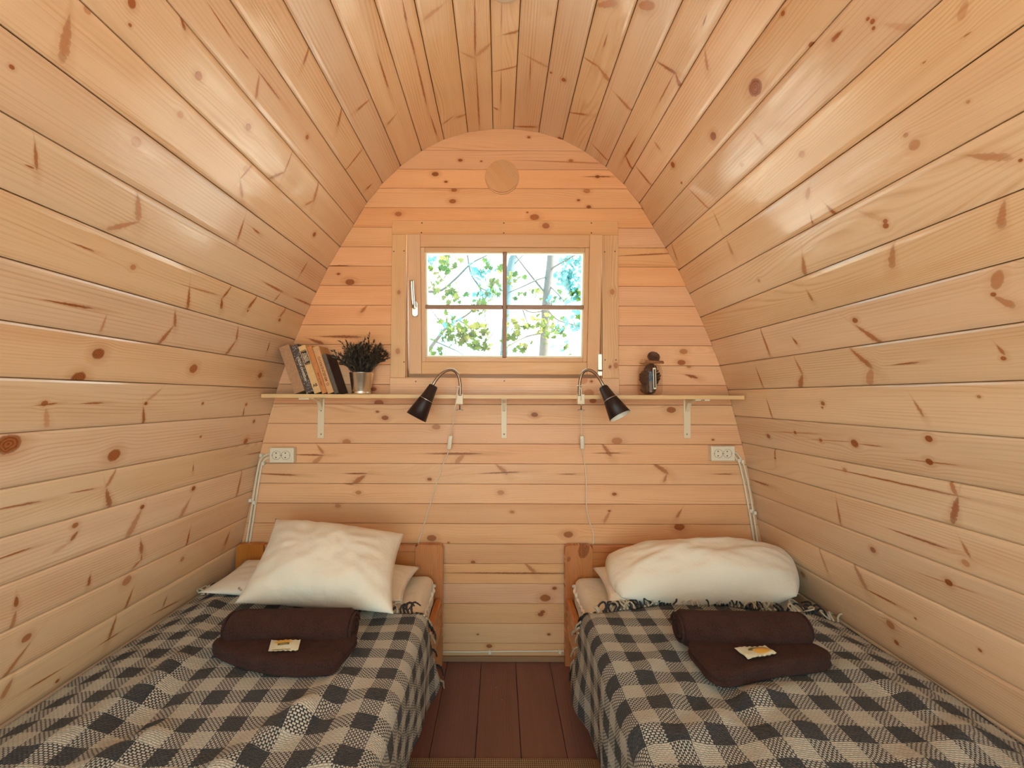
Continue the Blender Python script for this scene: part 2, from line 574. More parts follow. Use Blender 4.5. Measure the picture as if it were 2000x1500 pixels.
def gingham(name, pu, pv, offu, offv, thread=0.0066):
    """woven wool check: light and dark bands in warp and weft, threads alternate in a broken basket weave"""
    t = NT(name)
    s = t.sep(t.uv())
    wob = t.noise(t.xyz(t.ma('MULTIPLY', s[0], 26.0), t.ma('MULTIPLY', s[1], 26.0)), 1.0, 2.0)
    u = t.ma('ADD', s[0], t.ma('MULTIPLY', t.ma('SUBTRACT', wob, 0.5), 0.006))
    v = t.ma('ADD', s[1], t.ma('MULTIPLY', t.ma('SUBTRACT', wob, 0.5), -0.006))
    fu = t.ma('FRACT', t.ma('DIVIDE', t.ma('SUBTRACT', u, offu), pu))
    fv = t.ma('FRACT', t.ma('DIVIDE', t.ma('SUBTRACT', v, offv), pv))
    wu = t.ma('LESS_THAN', fu, 0.5)      # light warp band
    wv = t.ma('LESS_THAN', fv, 0.5)      # light weft band
    # short floats of yarn in half-drop rows: along the weft in one kind of mixed square, along the warp in the other
    def floats(a_, b_, sh0):
        tb = t.ma('DIVIDE', b_, thread * 0.74)
        ib = t.ma('FLOOR', tb)
        fa = t.ma('FRACT', t.ma('ADD', t.ma('DIVIDE', a_, thread * 1.5), t.ma('MULTIPLY_ADD', ib, 0.5, sh0)))
        fb = t.ma('SUBTRACT', tb, ib)
        ha = t.ma('ABSOLUTE', t.ma('SUBTRACT', fa, 0.5))
        hb = t.ma('ABSOLUTE', t.ma('SUBTRACT', fb, 0.5))
        on = t.ma('MULTIPLY', t.ma('LESS_THAN', ha, 0.335), t.ma('LESS_THAN', hb, 0.36))
        dome = t.ma('MULTIPLY', t.ma('SUBTRACT', 1.0, t.ma('POWER', t.ma('MULTIPLY', ha, 2.0), 2.0)), t.ma('SUBTRACT', 1.0, t.ma('POWER', t.ma('MULTIPLY', hb, 2.0), 2.0)))
        return on, dome
    onA, dmA = floats(u, v, 0.0)
    onB, dmB = floats(v, u, 0.25)
    both = t.ma('MULTIPLY', wu, wv)
    onlyu = t.ma('MULTIPLY', wu, t.ma('SUBTRACT', 1.0, wv))
    onlyv = t.ma('MULTIPLY', wv, t.ma('SUBTRACT', 1.0, wu))
    isl = t.ma('ADD', both, t.ma('ADD', t.ma('MULTIPLY', onlyu, onA), t.ma('MULTIPLY', onlyv, onB)))
    dome = t.ma('MULTIPLY_ADD', onlyv, t.ma('SUBTRACT', dmB, dmA), dmA)
    fz = t.noise(t.xyz(t.ma('MULTIPLY', u, 520.0), t.ma('MULTIPLY', v, 520.0)), 1.0, 2.0, 0.6)
    blot = t.noise(t.xyz(t.ma('MULTIPLY', u, 9.0), t.ma('MULTIPLY', v, 9.0)), 1.0, 2.0)
    lightc = t.mix(fz, (0.48, 0.405, 0.31), (0.84, 0.755, 0.63))
    darkc = t.mix(fz, (0.014, 0.013, 0.015), (0.080, 0.072, 0.074))
    darkc = t.mix(t.maprange(blot, 0.5, 0.75, 0.0, 0.5), darkc, (0.045, 0.055, 0.065))
    col = t.mix(isl, darkc, lightc)
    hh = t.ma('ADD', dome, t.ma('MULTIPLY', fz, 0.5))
    col = t.mix(t.maprange(dome, 0.0, 0.40, 0.36, 0.0), col, (0.035, 0.027, 0.024))  # shade in the gaps between yarns, put into the colour
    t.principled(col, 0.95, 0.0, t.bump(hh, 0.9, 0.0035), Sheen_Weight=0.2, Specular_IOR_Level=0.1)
    return t.m


YARND = flat_mat('dark_yarn', (0.03, 0.026, 0.028), 0.95, 0, 0.5, 500.0)
YARNL = flat_mat('cream_yarn', (0.55, 0.43, 0.30), 0.95, 0, 0.5, 500.0)

# ------------------------------------------------------------------ the arch of the pod
HALF = [(20, 251.5), (69, 258.5), (115.5, 272.5), (159, 295), (200, 324.5), (235, 358), (265.5, 395.5), (291, 438), (318, 482.5),
        (343, 526), (364.5, 572), (386, 618.5), (406, 665), (424.5, 713), (440.5, 760.5), (454, 811), (468, 863.5), (479, 912),
        (488, 961), (498, 1012), (509, 1064), (520, 1118), (530, 1172), (539, 1226), (549, 1292)]
CX = 0.0146
PR = []
for hw, y in HALF:
    l, r_ = on_y(981.5 - hw, y), on_y(981.5 + hw, y)
    PR.append(((r_.x - l.x) / 2, (l.z + r_.z) / 2))
FZ = on_y(981.5, 1290).z          # floor level seen at the foot of the end wall
PR[-1] = (PR[-1][0], FZ)
NP = len(PR)


def half_width(z):
    for i in range(NP - 1):
        (x0, z0), (x1, z1) = PR[i], PR[i + 1]
        if z1 <= z <= z0:
            return x0 + (x1 - x0) * (z0 - z) / (z0 - z1)
    return PR[0][0] if z > PR[0][1] else PR[-1][0]


def boundary(z0, z1, off=0.0):
    """right side of the arch from z0 up to z1"""
    pts = [(half_width(z0) + off, z0)]
    for (x, z) in reversed(PR):
        if z0 + 1e-5 < z < z1 - 1e-5:
            pts.append((x + off, z))
    pts.append((half_width(z1) + off, z1))
    return pts


# marks of the wood seen in the photograph: R = round knot (x, y, radius), L = spike or streak (x1, y1, x2, y2, width); last = strength
SIDE_R = [(23,131,4,.9),(254,49,3,.9),(388,148,7,.7),(485,248,6,.7),(352,224,6,.4),(480,330,6,.35),(266,277,9,.4),(614,458,4,.9),(172,21,6,.5),
(600,268,4,.8),(484,607,2,.9),(546,625,3,.9),(260,522,5,.6),(192,691,10,1),(154,738,11,1),(378,720,8,.9),(508,733,5,.9),(87,788,5,.9),(285,788,3,1),
(396,788,2.5,.9),(481,790,2.5,.9),(16,868,18,1),(223,889,11,.9),(480,862,5,.9),(496,823,3,.9),(392,853,2,.9),(378,954,4,1),(278,990,4,1),(147,1026,5,.9),
(248,1134,8,.6),(356,1092,4,.6),(52,1246,7,.8),(112,1330,3,.9),(1475,171,14,1),(1393,266,7,1),(1314,322,5,1),(1331,357,2,1),(1583,89,5,.9),(1529,26,4,.9),
(1695,37,3,.9),(1704,42,4,.9),(1706,55,3,.9),(1566,301,6,.4),(1449,322,4,.4),(1891,199,3,.5),(1769,264,4,.6),(1786,283,9,.5),(1993,313,3,.9),
(1729,432,4,.9),(1730,441,5,.9),(1482,548,3,.5),(1670,626,5,.9),(1940,575,4,.9),(1960,700,4,.9),(1607,788,4,.9),(1606,796,2,.9),(1912,775,3,.7),
(1501,852,4,1),(1553,845,3,1),(1603,860,3,.9),(1669,866,7,1),(1814,857,6,1),(1815,902,6,1),(1514,895,2,.9),(1650,918,4,.6),(1886,1100,6,.5),(1705,1074,5,1),
(1853,1138,6,1),(1788,1208,2,.9),(1914,1270,3,.9),(1739,1220,7,.7),(1751,1255,4,.9),(1568,1122,5,.6),(1101,156,4,.9),(1076,142,2,.9),(1253,408,4,1),(1093,271,4,.9)]
SIDE_L = [(135,34,122,118,11,.6),(68,280,72,329,4,.8),(49,322,66,329,2,.9),(269,381,271,430,8,.6),(269,434,212,447,6,.6),(140,474,182,490,2,.9),(256,-4,259,16,10,.9),
(353,28,362,58,4,.9),(469,353,473,385,4,.7),(469,350,490,325,3,.7),(571,297,556,336,2,.7),(556,336,528,348,4,.7),(623,354,613,392,4,.7),(613,392,597,400,3,.6),
(476,431,465,466,3,.9),(408,9,448,70,1.5,.9),(466,91,485,114,1.5,.9),(500,133,544,191,2,.9),(506,150,500,192,4,.7),(605,91,593,124,3,.8),(668,210,660,245,3,.8),
(672,337,704,296,2,.8),(726,360,716,369,2.5,.8),(493,445,506,456,2,.9),(515,551,551,570,2,.9),(575,582,607,596,2,.9),(547,574,537,586,2,.8),(600,513,588,533,2,.8),
(502,580,485,601,4,.9),(560,601,547,618,3,.8),(353,555,420,575,1.5,.7),(370,563,367,603,4,.9),(452,560,435,582,3,.9),(433,583,433,602,4,.9),(87,586,177,602,3,1),
(208,617,197,647,3,.5),(342,610,342,637,4,.8),(338,638,310,672,5,.8),(465,640,462,663,3,.8),(460,667,442,692,4,.8),(527,668,522,685,2,.9),(70,792,110,788,2,.9),
(160,788,200,787,2,.9),(90,800,92,833,7,.4),(280,797,281,828,4,.9),(315,760,287,783,4,.35),(477,797,475,812,2,.9),(137,963,182,955,1.5,.9),(227,918,208,950,4,.7),
(208,957,215,990,7,.9),(-20,998,75,980,2.5,.9),(378,907,377,920,2,.8),(370,977,352,1010,6,.5),(473,920,462,970,3,.8),(483,888,510,883,1.5,.8),(277,994,248,1051,8,.55),
(151,1039,139,1055,5,.9),(139,1058,104,1080,5,.3),(-20,1098,58,1071,2,.9),(275,1058,277,1080,5,.8),(277,1082,276,1094,2,.8),(275,1094,259,1110,3,.7),(371,1035,364,1067,2.5,.9),
(176,1125,173,1143,4,.9),(32,1166,32,1184,5,.9),(31,1195,22,1229,5,.6),(259,1152,245,1188,3,.8),(448,1040,439,1064,4,.8),(57,1258,4,1328,5,.7),(227,1206,212,1249,4,.8),
(194,1260,229,1238,1.5,.9),(326,1165,319,1183,2,.8),(299,1199,346,1175,1.5,.8),(119,1307,59,1343,2,.9),(23,1328,4,1364,7,.6),(1645,60,1625,80,5,.9),
(1377,101,1382,136,4,.6),(1300,130,1321,145,4,.7),(1321,147,1330,175,5,.8),(1380,30,1373,49,1.5,.9),(1730,48,1790,58,8,.25),(1888,3,1874,38,10,.35),(1897,62,1883,72,1.5,.8),
(1809,119,1802,124,1.5,.8),(1473,261,1489,282,4,.5),(1891,304,1972,308,9,.55),(1580,367,1576,388,6,.5),(1615,402,1631,420,4,.9),(1583,420,1587,437,2,.9),(1678,413,1720,427,7,.22),
(1961,395,1954,444,9,.6),(1347,371,1384,408,2,.7),(1394,416,1405,441,2,.5),(1421,472,1431,497,4,.5),(1744,480,1741,522,8,.6),(1568,503,1572,538,6,.7),(1577,570,1587,587,4,.7),
(1485,643,1503,692,3,.8),(1548,660,1557,672,3,.9),(1673,637,1723,672,6,.8),(1953,530,1943,563,13,.6),(1943,580,1980,598,8,.6),(1477,720,1490,755,2,.9),(1553,702,1567,730,3,.7),
(1567,733,1562,758,7,.8),(1662,683,1702,717,6,.8),(1702,723,1697,750,10,.5),(1743,713,1792,708,2,.9),(1947,675,1962,692,4,.8),(1498,782,1508,815,2,.9),(1785,783,1803,812,4,.7),
(1507,843,1593,847,1.5,.6),(1677,867,1720,872,1.5,.8),(1577,858,1663,863,1,.6),(1767,897,1863,908,1.5,.8),(1513,873,1514,895,2,.8),(1617,913,1867,968,2,.9),(1853,937,1868,967,6,.7),
(1870,973,1860,1020,8,.9),(1467,937,1500,948,2,.9),(1634,980,1642,1024,3,.7),(1740,1034,1844,1070,2.5,1),(1878,1058,1894,1088,4,.7),(1796,1120,1900,1156,1.5,.6),(1598,1068,1616,1116,3,.5),
(1666,1100,1692,1150,6,.6),(1692,1151,1748,1180,2,1),(786,0,794,45,2,.9),(794,45,810,105,2,.9),(810,105,832,200,2,.9),(864,10,829,37,5,.4),(927,0,928,101,2,.9),(930,130,936,241,1.5,.9),
(960,84,932,108,5,.4),(902,103,927,114,3,.35),(980,0,979,52,1,.8),(983,68,1014,61,3,.7),(964,140,1009,130,2,.7),(979,140,978,200,1.2,.8),(964,210,972,214,2,.8),(1004,247,1046,248,3,.8),
(1025,108,1069,131,3,.4),(1037,112,1035,154,1,.9),(1186,68,1179,91,1.5,.9),(1140,112,1165,128,2.5,.7),(1168,129,1191,161,5,.6),(1168,11,1203,5,10,.6),(1249,12,1277,10,12,.6),
(1112,220,1144,224,2.5,.8),(1286,122,1319,143,4,.9),(1319,143,1331,175,4,.8),(1203,184,1233,217,4,.6),(1315,147,1289,196,1.5,.9),(1158,283,1186,313,2,.8),(720,196,698,215,3,.7),
(738,108,757,168,2,.9),(773,224,757,243,3,.5),(841,227,852,262,1.5,.9),(885,227,867,241,2,.6),(911,224,892,229,4,.5),(1242,269,1221,305,2,1),(1220.5,301.6,1234,331,3,.9),
(1244,328,1270,360,3,.8),(1279,278,1288,291,3,.6),(1311,475,1322,507,2.5,.6)]
BACK_R = [(850,340,6,1),(871,355,3,1),(887,371,5,.8),(884,393,6,.8),(778,418,6,.7),(1044,424,8,.75),(1030,415,2,.9),(1167,345,4,1),(1146,373,6,.6),(1130,391,3,.9),(1150,404,4,1),
(899,313,4,.9),(940,315,2,.9),(1115,314,4,.7),(1033,268,3,.9),(683.5,551,8,1),(661,535,3,.9),(740,787,8,.9),(737,804,3,1),(752,816,6,.9),(677,863,7,.6),(852,834,7,.6),(839,936,4,.9),
(730,760,5,.9),(1335,686.5,7,.6),(1331,708,7,.8),(1345.6,716,4,.6),(1158,783,6,.8),(1311,800.6,8,.8),(1205,861,9,.6),(1392.5,859,2.5,1),(978,962,6,.5),(1044,810,6,.9),(700,962,5,.6),
(1200,965,4,.9),(1327,1029,9,.9),(1110,1044,8,.8),(1190,998,2.5,.9),(1083,1149,4,1),(1065,1168,9,.8),(1060,1195,4,.9),(843,1051,8,.8),(876,1060,2,.9),(955.5,1262,5,.9),(933,1239,2,.9),
(1056,1200,5,.9),(1072,1239,3,.9),(660,988,5,.5),(1000,1000,4,.6),(924,1098,4,.9)]
BACK_L = [(1144,345,1190,345,1.3,.9),(1016,313,1172,319,1,.5),(645,519,678,519,1.2,.8),(716,598,705,610,3,.6),(628,657,701,658,2.5,1),(604,662,631,671,3,.7),(579,888,630,889,1.5,.9),
(620,870,631,885,3,.5),(630,890,612,905,5,.4),(835,886,935,886,2,1),(906,888,890,905,5,.4),(507,925,575,928,1.5,.9),(675,925,715,925,1.5,.8),(712,929,690,945,5,.6),(940,925,1010,922,1.5,.8),
(1339,732,1362,738,3,.8),(1176,867,1193,890,4,.6),(1161,885,1210,885,1.3,.9),(1274,904,1304,924,4,.6),(1303,926,1296,941,3,.5),(1091,926,1123,926,1,.8),(1393,926,1428,926,1,.9),
(1192,997,1180,1020,3,.4),(1331,995,1322,1010,2.5,.6),(868,1119,1100,1120,1.5,.9),(1027,1102,1045,1119,4,.5),(970,908,990,925,4,.5),(1210,500,1306,495,1.3,.8),(664,943,690,946,1.5,.6)]


def ell(a, b, th):
    return [math.cos(th) / a, math.sin(th) / a, a / b]


def set_marks(o, marks, mats):
    marks = sorted(marks, key=lambda m: -(m[3] * m[4] * m[2]))[:10]
    n = next(k for k in (0, 1, 2, 3, 4, 5, 6, 7, 8, 10) if k >= len(marks))
    for k in range(n):
        if k < len(marks):
            u, v, st, a, b, th = marks[k]
        else:
            u, v, st, a, b, th = 99.0, 99.0, 0.0, 0.01, 0.01, 0.0
        o['ka%d' % k] = [float(u), float(v), float(st)]
        o['kb%d' % k] = ell(a, b, th)
    o.data.materials.clear()
    o.data.materials.append(mats[n])


def mark_from(pts, rad, strength, depth):
    """pts: board coordinates (u, v) of a round mark's centre, or of both ends of a streak"""
    px = depth / F_PX
    if len(pts) == 1:
        (u, v) = pts[0]
        return (u, v, strength, rad * px * 1.2, rad * px * (0.78 if depth == D else 1.0), 0.0)
    (u0, v0), (u1, v1) = pts
    ln = math.hypot(u1 - u0, v1 - v0)
    return ((u0 + u1) / 2, (v0 + v1) / 2, strength, max(ln * 0.52, 0.003), max(rad * px * 0.74, 0.0007), math.atan2(v1 - v0, u1 - u0))


# the boards of the arch, right side and left side, as planes
BOARDS = []     # (P0, P1, side)
for sgn in (-1, 1):
    for i in range(NP - 1):
        BOARDS.append((Vector((CX + sgn * PR[i][0], PR[i][1])), Vector((CX + sgn * PR[i + 1][0], PR[i + 1][1])), sgn, i))
BOARDS.append((Vector((CX - PR[0][0], PR[0][1])), Vector((CX + PR[0][0], PR[0][1])), 0, 0))


def board_uv(u, v):
    d = ray(u, v)
    best = None
    for bi, (p0, p1, sgn, i) in enumerate(BOARDS):
        e = p1 - p0
        L = e.length
        e = e / L
        n = Vector((-e.y, e.x))
        den = d.x * n.x + d.z * n.y
        if abs(den) < 1e-9:
            continue
        t = (p0.x * n.x + (p0.y - HC) * n.y) / den
        if t <= 0:
            continue
        s = (d.x * t - p0.x) * e.x + (HC + d.z * t - p0.y) * e.y
        if -1e-6 <= s <= L + 1e-6 and (best is None or t < best[0]):
            best = (t, bi, d.y * t, s)
    return best


bmarks = {}
for (x, y, r_, st) in SIDE_R:
    h = board_uv(x, y)
    if h:
        bmarks.setdefault(h[1], []).append(mark_from([(h[2], h[3])], r_, st, h[2]))
for (x1, y1, x2, y2, w_, st) in SIDE_L:
    h = board_uv((x1 + x2) / 2, (y1 + y2) / 2)
    if not h:
        continue
    p0, p1, sgn, i = BOARDS[h[1]]
    e = (p1 - p0).normalized()
    n = Vector((-e.y, e.x))
    ends = []
    for (a, b) in ((x1, y1), (x2, y2)):
        d = ray(a, b)
        t = (p0.x * n.x + (p0.y - HC) * n.y) / (d.x * n.x + d.z * n.y)
        ends.append((d.y * t, (d.x * t - p0.x) * e.x + (HC + d.z * t - p0.y) * e.y))
    bmarks.setdefault(h[1], []).append(mark_from(ends, w_, st, h[2]))

# setting: shells first
SPLIT = 8            # boards above this joint belong to the ceiling


def shell(name, pts, label, cat):
    """continuous outer board behind the planks"""
    n = len(pts)
    nor = []
    for i in range(n):
        a, b = pts[max(i - 1, 0)], pts[min(i + 1, n - 1)]
        e = (b - a).normalized()
        m = Vector((-e.y, e.x))
        if m.dot(pts[i] - Vector((CX, 1.0))) < 0:
            m = -m
        nor.append(m)
    vs, fs = [], []
    for (off, y) in ((0.021, YF), (0.045, YF), (0.045, D + 0.06), (0.021, D + 0.06)):
        for i in range(n):
            p = pts[i] + nor[i] * off
            vs.append((p.x, y, p.y))
    for k in range(4):
        k2 = (k + 1) % 4
        for i in range(n - 1):
            fs.append((k * n + i, k * n + i + 1, k2 * n + i + 1, k2 * n + i))
    fs.append((0, n, 2 * n, 3 * n))
    fs.append((n - 1, 4 * n - 1, 3 * n - 1, 2 * n - 1))
    o = pyd(name, vs, fs, BACKING)
    bm = bmesh.new()
    bm.from_mesh(o.data)
    bmesh.ops.recalc_face_normals(bm, faces=bm.faces)
    bm.to_mesh(o.data)
    bm.free()
    return tag(o, label, cat, kind='structure')


def side_pts(sgn, i0, i1):
    return [Vector((CX + sgn * PR[i][0], PR[i][1])) for i in range(i0, i1 + 1)]


wall_l = shell('wall_left', side_pts(-1, SPLIT, NP - 1), 'curved left wall of pale pine boards above the left bed', 'wall')
wall_r = shell('wall_right', side_pts(1, SPLIT, NP - 1), 'curved right wall of pale pine boards above the right bed', 'wall')
ceil = shell('ceiling', list(reversed(side_pts(-1, 0, SPLIT))) + side_pts(1, 0, SPLIT), 'arched ceiling of narrow knotty pine boards', 'ceiling')


def side_plank(bi):
    p0, p1, sgn, i = BOARDS[bi]
    e = p1 - p0
    L = e.length
    e = e / L
    out = Vector((-e.y, e.x))
    if out.dot((p0 + p1) / 2 - Vector((CX, 1.0))) < 0:
        out = -out
    g, rw, rd = 0.0004, 0.013, 0.0042
    half = [(g, 0.019), (g, rd + 0.002), (g + 0.0012, rd * 0.62), (g + rw * 0.42, rd * 0.22), (g + rw, 0.0)]
    sec = half + [(L - s, h) for s, h in reversed(half)]
    vs, fs, uvs = [], [], []
    n = len(sec)
    for y in (YF + 0.001, D + 0.019):
        for s, h in sec:
            p = p0 + e * s + out * h
            vs.append((p.x, y, p.y))
            uvs.append((y, s))
    for k in range(n):
        k2 = (k + 1) % n
        fs.append((k, k2, n + k2, n + k))
    fs.append(tuple(range(n))[::-1])
    fs.append(tuple(range(n, 2 * n)))
    par = ceil if (sgn == 0 or i < SPLIT) else (wall_l if sgn < 0 else wall_r)
    o = pyd('plank', vs, fs, PINE[0], par, False, uvs)
    bm = bmesh.new()
    bm.from_mesh(o.data)
    bmesh.ops.recalc_face_normals(bm, faces=bm.faces)
    bm.to_mesh(o.data)
    bm.free()
    set_marks(o, bmarks.get(bi, []), PINE)


for bi in range(len(BOARDS)):
    side_plank(bi)

# end wall
JY = [294, 331, 368, 406, 444.5, 483, 520.5, 558.5, 597, 635.5, 674, 713, 751.5, 790, 828.5, 867, 906, 945.5, 984, 1023, 1062.5, 1101, 1140, 1179, 1218, 1256.5]
JZ = [PR[0][1]] + [on_y(981.5, y).z for y in JY] + [FZ]
HOLE = (on_y(790, 600).x, on_y(1180, 600).x, on_y(981, 742).z, on_y(981, 453).z)   # x0, x1, z0, z1 of the window opening


def arch_poly(z0, z1, xa=None, xb=None, off=0.0):
    bd = boundary(z0, z1, off)
    right = [(CX + x, z) for x, z in bd] if xb is None else [(xb, z0), (xb, z1)]
    left = [(CX - x, z) for x, z in bd] if xa is None else [(xa, z0), (xa, z1)]
    return left[:1] + right + left[:0:-1] if len(left) > 1 else left + right


def prism(name, poly, y0, y1, mat, parent=None, cham=0.0, zlo=None, zhi=None):
    n = len(poly)
    vs, uvs = [], []
    rings = [(y0, cham), (y0 + cham * 1.3, 0.0), (y1, 0.0)] if cham > 0 else [(y0, 0), (y1, 0)]
    for (y, c) in rings:
        for (x, z) in poly:
            zz = z
            if c and zlo is not None and abs(z - zlo) < 1e-6:
                zz = z + c
            if c and zhi is not None and abs(z - zhi) < 1e-6:
                zz = z - c
            vs.append((x, y, zz))
            uvs.append((x, zz))
    fs = [tuple(range(n))]
    m = len(rings)
    for r_ in range(m - 1):
        for k in range(n):
            k2 = (k + 1) % n
            fs.append((r_ * n + k, (r_ + 1) * n + k, (r_ + 1) * n + k2, r_ * n + k2))
    fs.append(tuple(range((m - 1) * n, m * n))[::-1])
    return pyd(name, vs, fs, mat, parent, False, uvs)


def backing_wall(name, y0, y1, hole, label):
    """arch-shaped board with a rectangular opening"""
    zs = sorted({FZ, PR[0][1], hole[2], hole[3]})
    bm = bmesh.new()
    for z0, z1 in zip(zs[:-1], zs[1:]):
        inside = z0 >= hole[2] - 1e-6 and z1 <= hole[3] + 1e-6
        polys = [arch_poly(z0, z1, None, hole[0], 0.02), arch_poly(z0, z1, hole[1], None, 0.02)] if inside else [arch_poly(z0, z1, None, None, 0.02)]
        for poly in polys:
            a = [bm.verts.new((x, y0, z)) for x, z in poly]
            b = [bm.verts.new((x, y1, z)) for x, z in poly]
            bm.faces.new(a)
            bm.faces.new(b[::-1])
            for k in range(len(a)):
                k2 = (k + 1) % len(a)
                bm.faces.new((a[k], b[k], b[k2], a[k2]))
    me = bpy.data.meshes.new(name)
    bm.to_mesh(me)
    bm.free()
    return tag(link(name, me, BACKING), label, 'wall', kind='structure')


wall_b = backing_wall('wall_back', D + 0.021, D + 0.05, HOLE, 'end wall of horizontal pine cladding around the small window')
rowmarks = {}


def row_of(z):
    for k in range(len(JZ) - 1):
        if JZ[k + 1] <= z <= JZ[k]:
            return k
    return None


for (x, y, r_, st) in BACK_R:
    p = on_y(x, y)
    rowmarks.setdefault(row_of(p.z), []).append(mark_from([(p.x, p.z)], r_ * 0.86, min(1.0, st * 1.15), D))
for (x1, y1, x2, y2, w_, st) in BACK_L:
    a, b = on_y(x1, y1), on_y(x2, y2)
    rowmarks.setdefault(row_of((a.z + b.z) / 2), []).append(mark_from([(a.x, a.z), (b.x, b.z)], w_ * 1.05, min(1.0, st * 1.35), D))
for k in range(len(JZ) - 1):
    zhi, zlo = JZ[k] - 0.0006, JZ[k + 1] + 0.0006
    cut = zlo < HOLE[3] and zhi > HOLE[2]
    parts = [(None, HOLE[0]), (HOLE[1], None)] if cut else [(None, None)]
    for xa, xb in parts:
        o = prism('plank', arch_poly(zlo, zhi, xa, xb, -0.001), D, D + 0.019, BPINE[0], wall_b, 0.0014, zlo, zhi)
        mk = [m for m in rowmarks.get(k, []) if (xb is None or m[0] < xb) and (xa is None or m[0] > xa)]
        set_marks(o, mk, BPINE)

front = backing_wall('wall_front', YF - 0.05, YF - 0.001, (CX - DOOR_W / 2, CX + DOOR_W / 2, FZ, DOOR_H), 'front wall with a wide open doorway behind the viewer')
front.data.materials.clear()
front.data.materials.append(flat_mat('front_pine', (0.66, 0.40, 0.19), 0.5))

# floor
floor = box('floor', -1.28, 1.3, YF - 0.05, D + 0.05, FZ - 0.06, FZ - 0.021, BACKING)
tag(floor, 'dark brown stained plank floor between the two beds', 'floor', kind='structure')
xs = -0.218 - 0.146 * 7
while xs < 1.22:
    box('plank', max(xs, -1.21) + 0.0009, min(xs + 0.146, 1.24) - 0.0009, YF, D + 0.018, FZ - 0.02, FZ, FLOORW, floor, 0.0012, 1, axis=1)
    xs += 0.146
zt = on_y(981, 1283, D - 0.012).z
bb = box('baseboard_back', CX - 1.17, CX + 1.17, D - 0.014, D - 0.0005, FZ + 0.0005, zt, TRIMW, None, 0.002, 1)
tag(bb, 'narrow brown baseboard strip at the foot of the end wall', 'baseboard', kind='structure')

# ------------------------------------------------------------------ window
win = empty('window_1', (CX, D, 1.25), 'small four-pane tilted pine window in the end wall above the shelf', 'window', kind='structure')
CY0 = D - 0.014
cz = lambda y: on_y(981, y, CY0).z
cxp = lambda x: on_y(x, 600, CY0).x
XL0, XL1, XR0, XR1 = cxp(764), cxp(793), cxp(1176.5), cxp(1208)
ZT0, ZT1, ZB1, ZB0 = cz(431), cz(458.5), cz(738), cz(771)
o = box('casing', XL0, XR1, CY0, D - 0.0004, ZT1 + 0.0006, ZT0, CASING2, win, 0.0012, 1)
def casing_marks(o, ms):
    for k in range(4):
        if k < len(ms):
            x, y, r_, st = ms[k]
            p = on_y(x, y, CY0)
            ov = ORG[o.name]
            vert = (o.data.name.startswith('casing') and o.get('vert'))
            a, b = (p.z, p.x) if vert else (p.x, p.z)
            o['ka%d' % k] = [a, b, st]
            o['kb%d' % k] = ell(r_ * 1.3 * D / F_PX, r_ * D / F_PX, 0.0)
        else:
            o['ka%d' % k] = [99.0, 99.0, 0.0]
            o['kb%d' % k] = ell(0.01, 0.01, 0.0)
casing_marks(o, [(1066, 441, 5, .9)])
o = box('casing', XL0, XL1, CY0, D - 0.0004, ZB1, ZT1, CASING2, win, 0.0012, 1)
o['vert'] = 1
casing_marks(o, [(777, 686, 4, .7), (779, 571, 3, .7)])
o = box('casing', XR0, XR1, CY0, D - 0.0004, ZB1, ZT1, CASING2, win, 0.0012, 1)
o['vert'] = 1
casing_marks(o, [(1203, 714, 4, .8), (1192, 716, 2, 1), (1196, 570, 4, .7), (1191, 717, 2, 1)])
o = box('casing', XL0 - 0.003, XR1 + 0.002, CY0, D - 0.0004, ZB0, ZB1 - 0.0006, CASING2, win, 0.0012, 1)
casing_marks(o, [(1139, 743, 6, .5), (1150, 768, 7, .6), (1155, 745, 3, .6)])
nail_me = None
for (x, y) in ((824, 435.5), (984, 435.5), (1155, 435.5), (823, 454.5), (984, 455), (1155, 455), (769, 491), (789, 490), (789, 707), (1181, 492), (1201, 491),
               (1182, 703), (1203, 703), (812, 745), (985, 744), (1155, 745)):
    p = on_y(x, y, CY0)
    lathe('nail', [(0.0, 0.0), (0.0032, 0.0), (0.0028, 0.0008), (0.0, 0.0008)], frame_to((p.x, CY0 + 0.0002, p.z), (0, -1, 0)), NAILM, win, 8, True, False)
# fixed frame in the opening
FY0, FY1 = D + 0.0005, D + 0.105
box('jamb', HOLE[0] - 0.0, XL1 + 0.004, FY0, FY1, HOLE[2], HOLE[3], SASHW, win, 0.001, 1)
box('jamb', XR0 - 0.004, HOLE[1], FY0, FY1, HOLE[2], HOLE[3], SASHW, win, 0.001, 1)
box('jamb', XL1 + 0.004, XR0 - 0.004, FY0, FY1, ZT1 - 0.002, HOLE[3], SASHW, win, 0.001, 1)
box('jamb', XL1 + 0.004, XR0 - 0.004, FY0, FY1, HOLE[2], ZB1 + 0.002, SASHW, win, 0.001, 1)
for (a, b) in ((XL1 + 0.004, XL1 + 0.020), (XR0 - 0.020, XR0 - 0.004)):
    box('stop', a, b, D + 0.072, FY1, ZB1 + 0.002, ZT1 - 0.002, SASHW, win)
box('stop', XL1 + 0.004, XR0 - 0.004, D + 0.062, FY1, ZB1 + 0.002, ZB1 + 0.034, SASHW, win)
# tilted sash: local x across, h up from the bottom edge, d towards the room
TILT = R(6.8)
SB = on_y(981, 731, D - 0.002)
SXL, SXR = on_y(799.5, 731, D - 0.002).x, on_y(1170.5, 731, D - 0.002).x
SH = 0.600
SM = Matrix(((1, 0, 0, 0), (0, math.cos(TILT), -math.sin(TILT), D - 0.002), (0, math.sin(TILT), math.cos(TILT), SB.z), (0, 0, 0, 1)))
# columns: x, depth (away from room = +), height
sash = empty('sash', (0, 0, 0))
sash.parent = win
sash.location = (0, 0, 0)
ORG[sash.name] = ORG[win.name]
del_keys = [k for k in ('label', 'category') if k in sash]


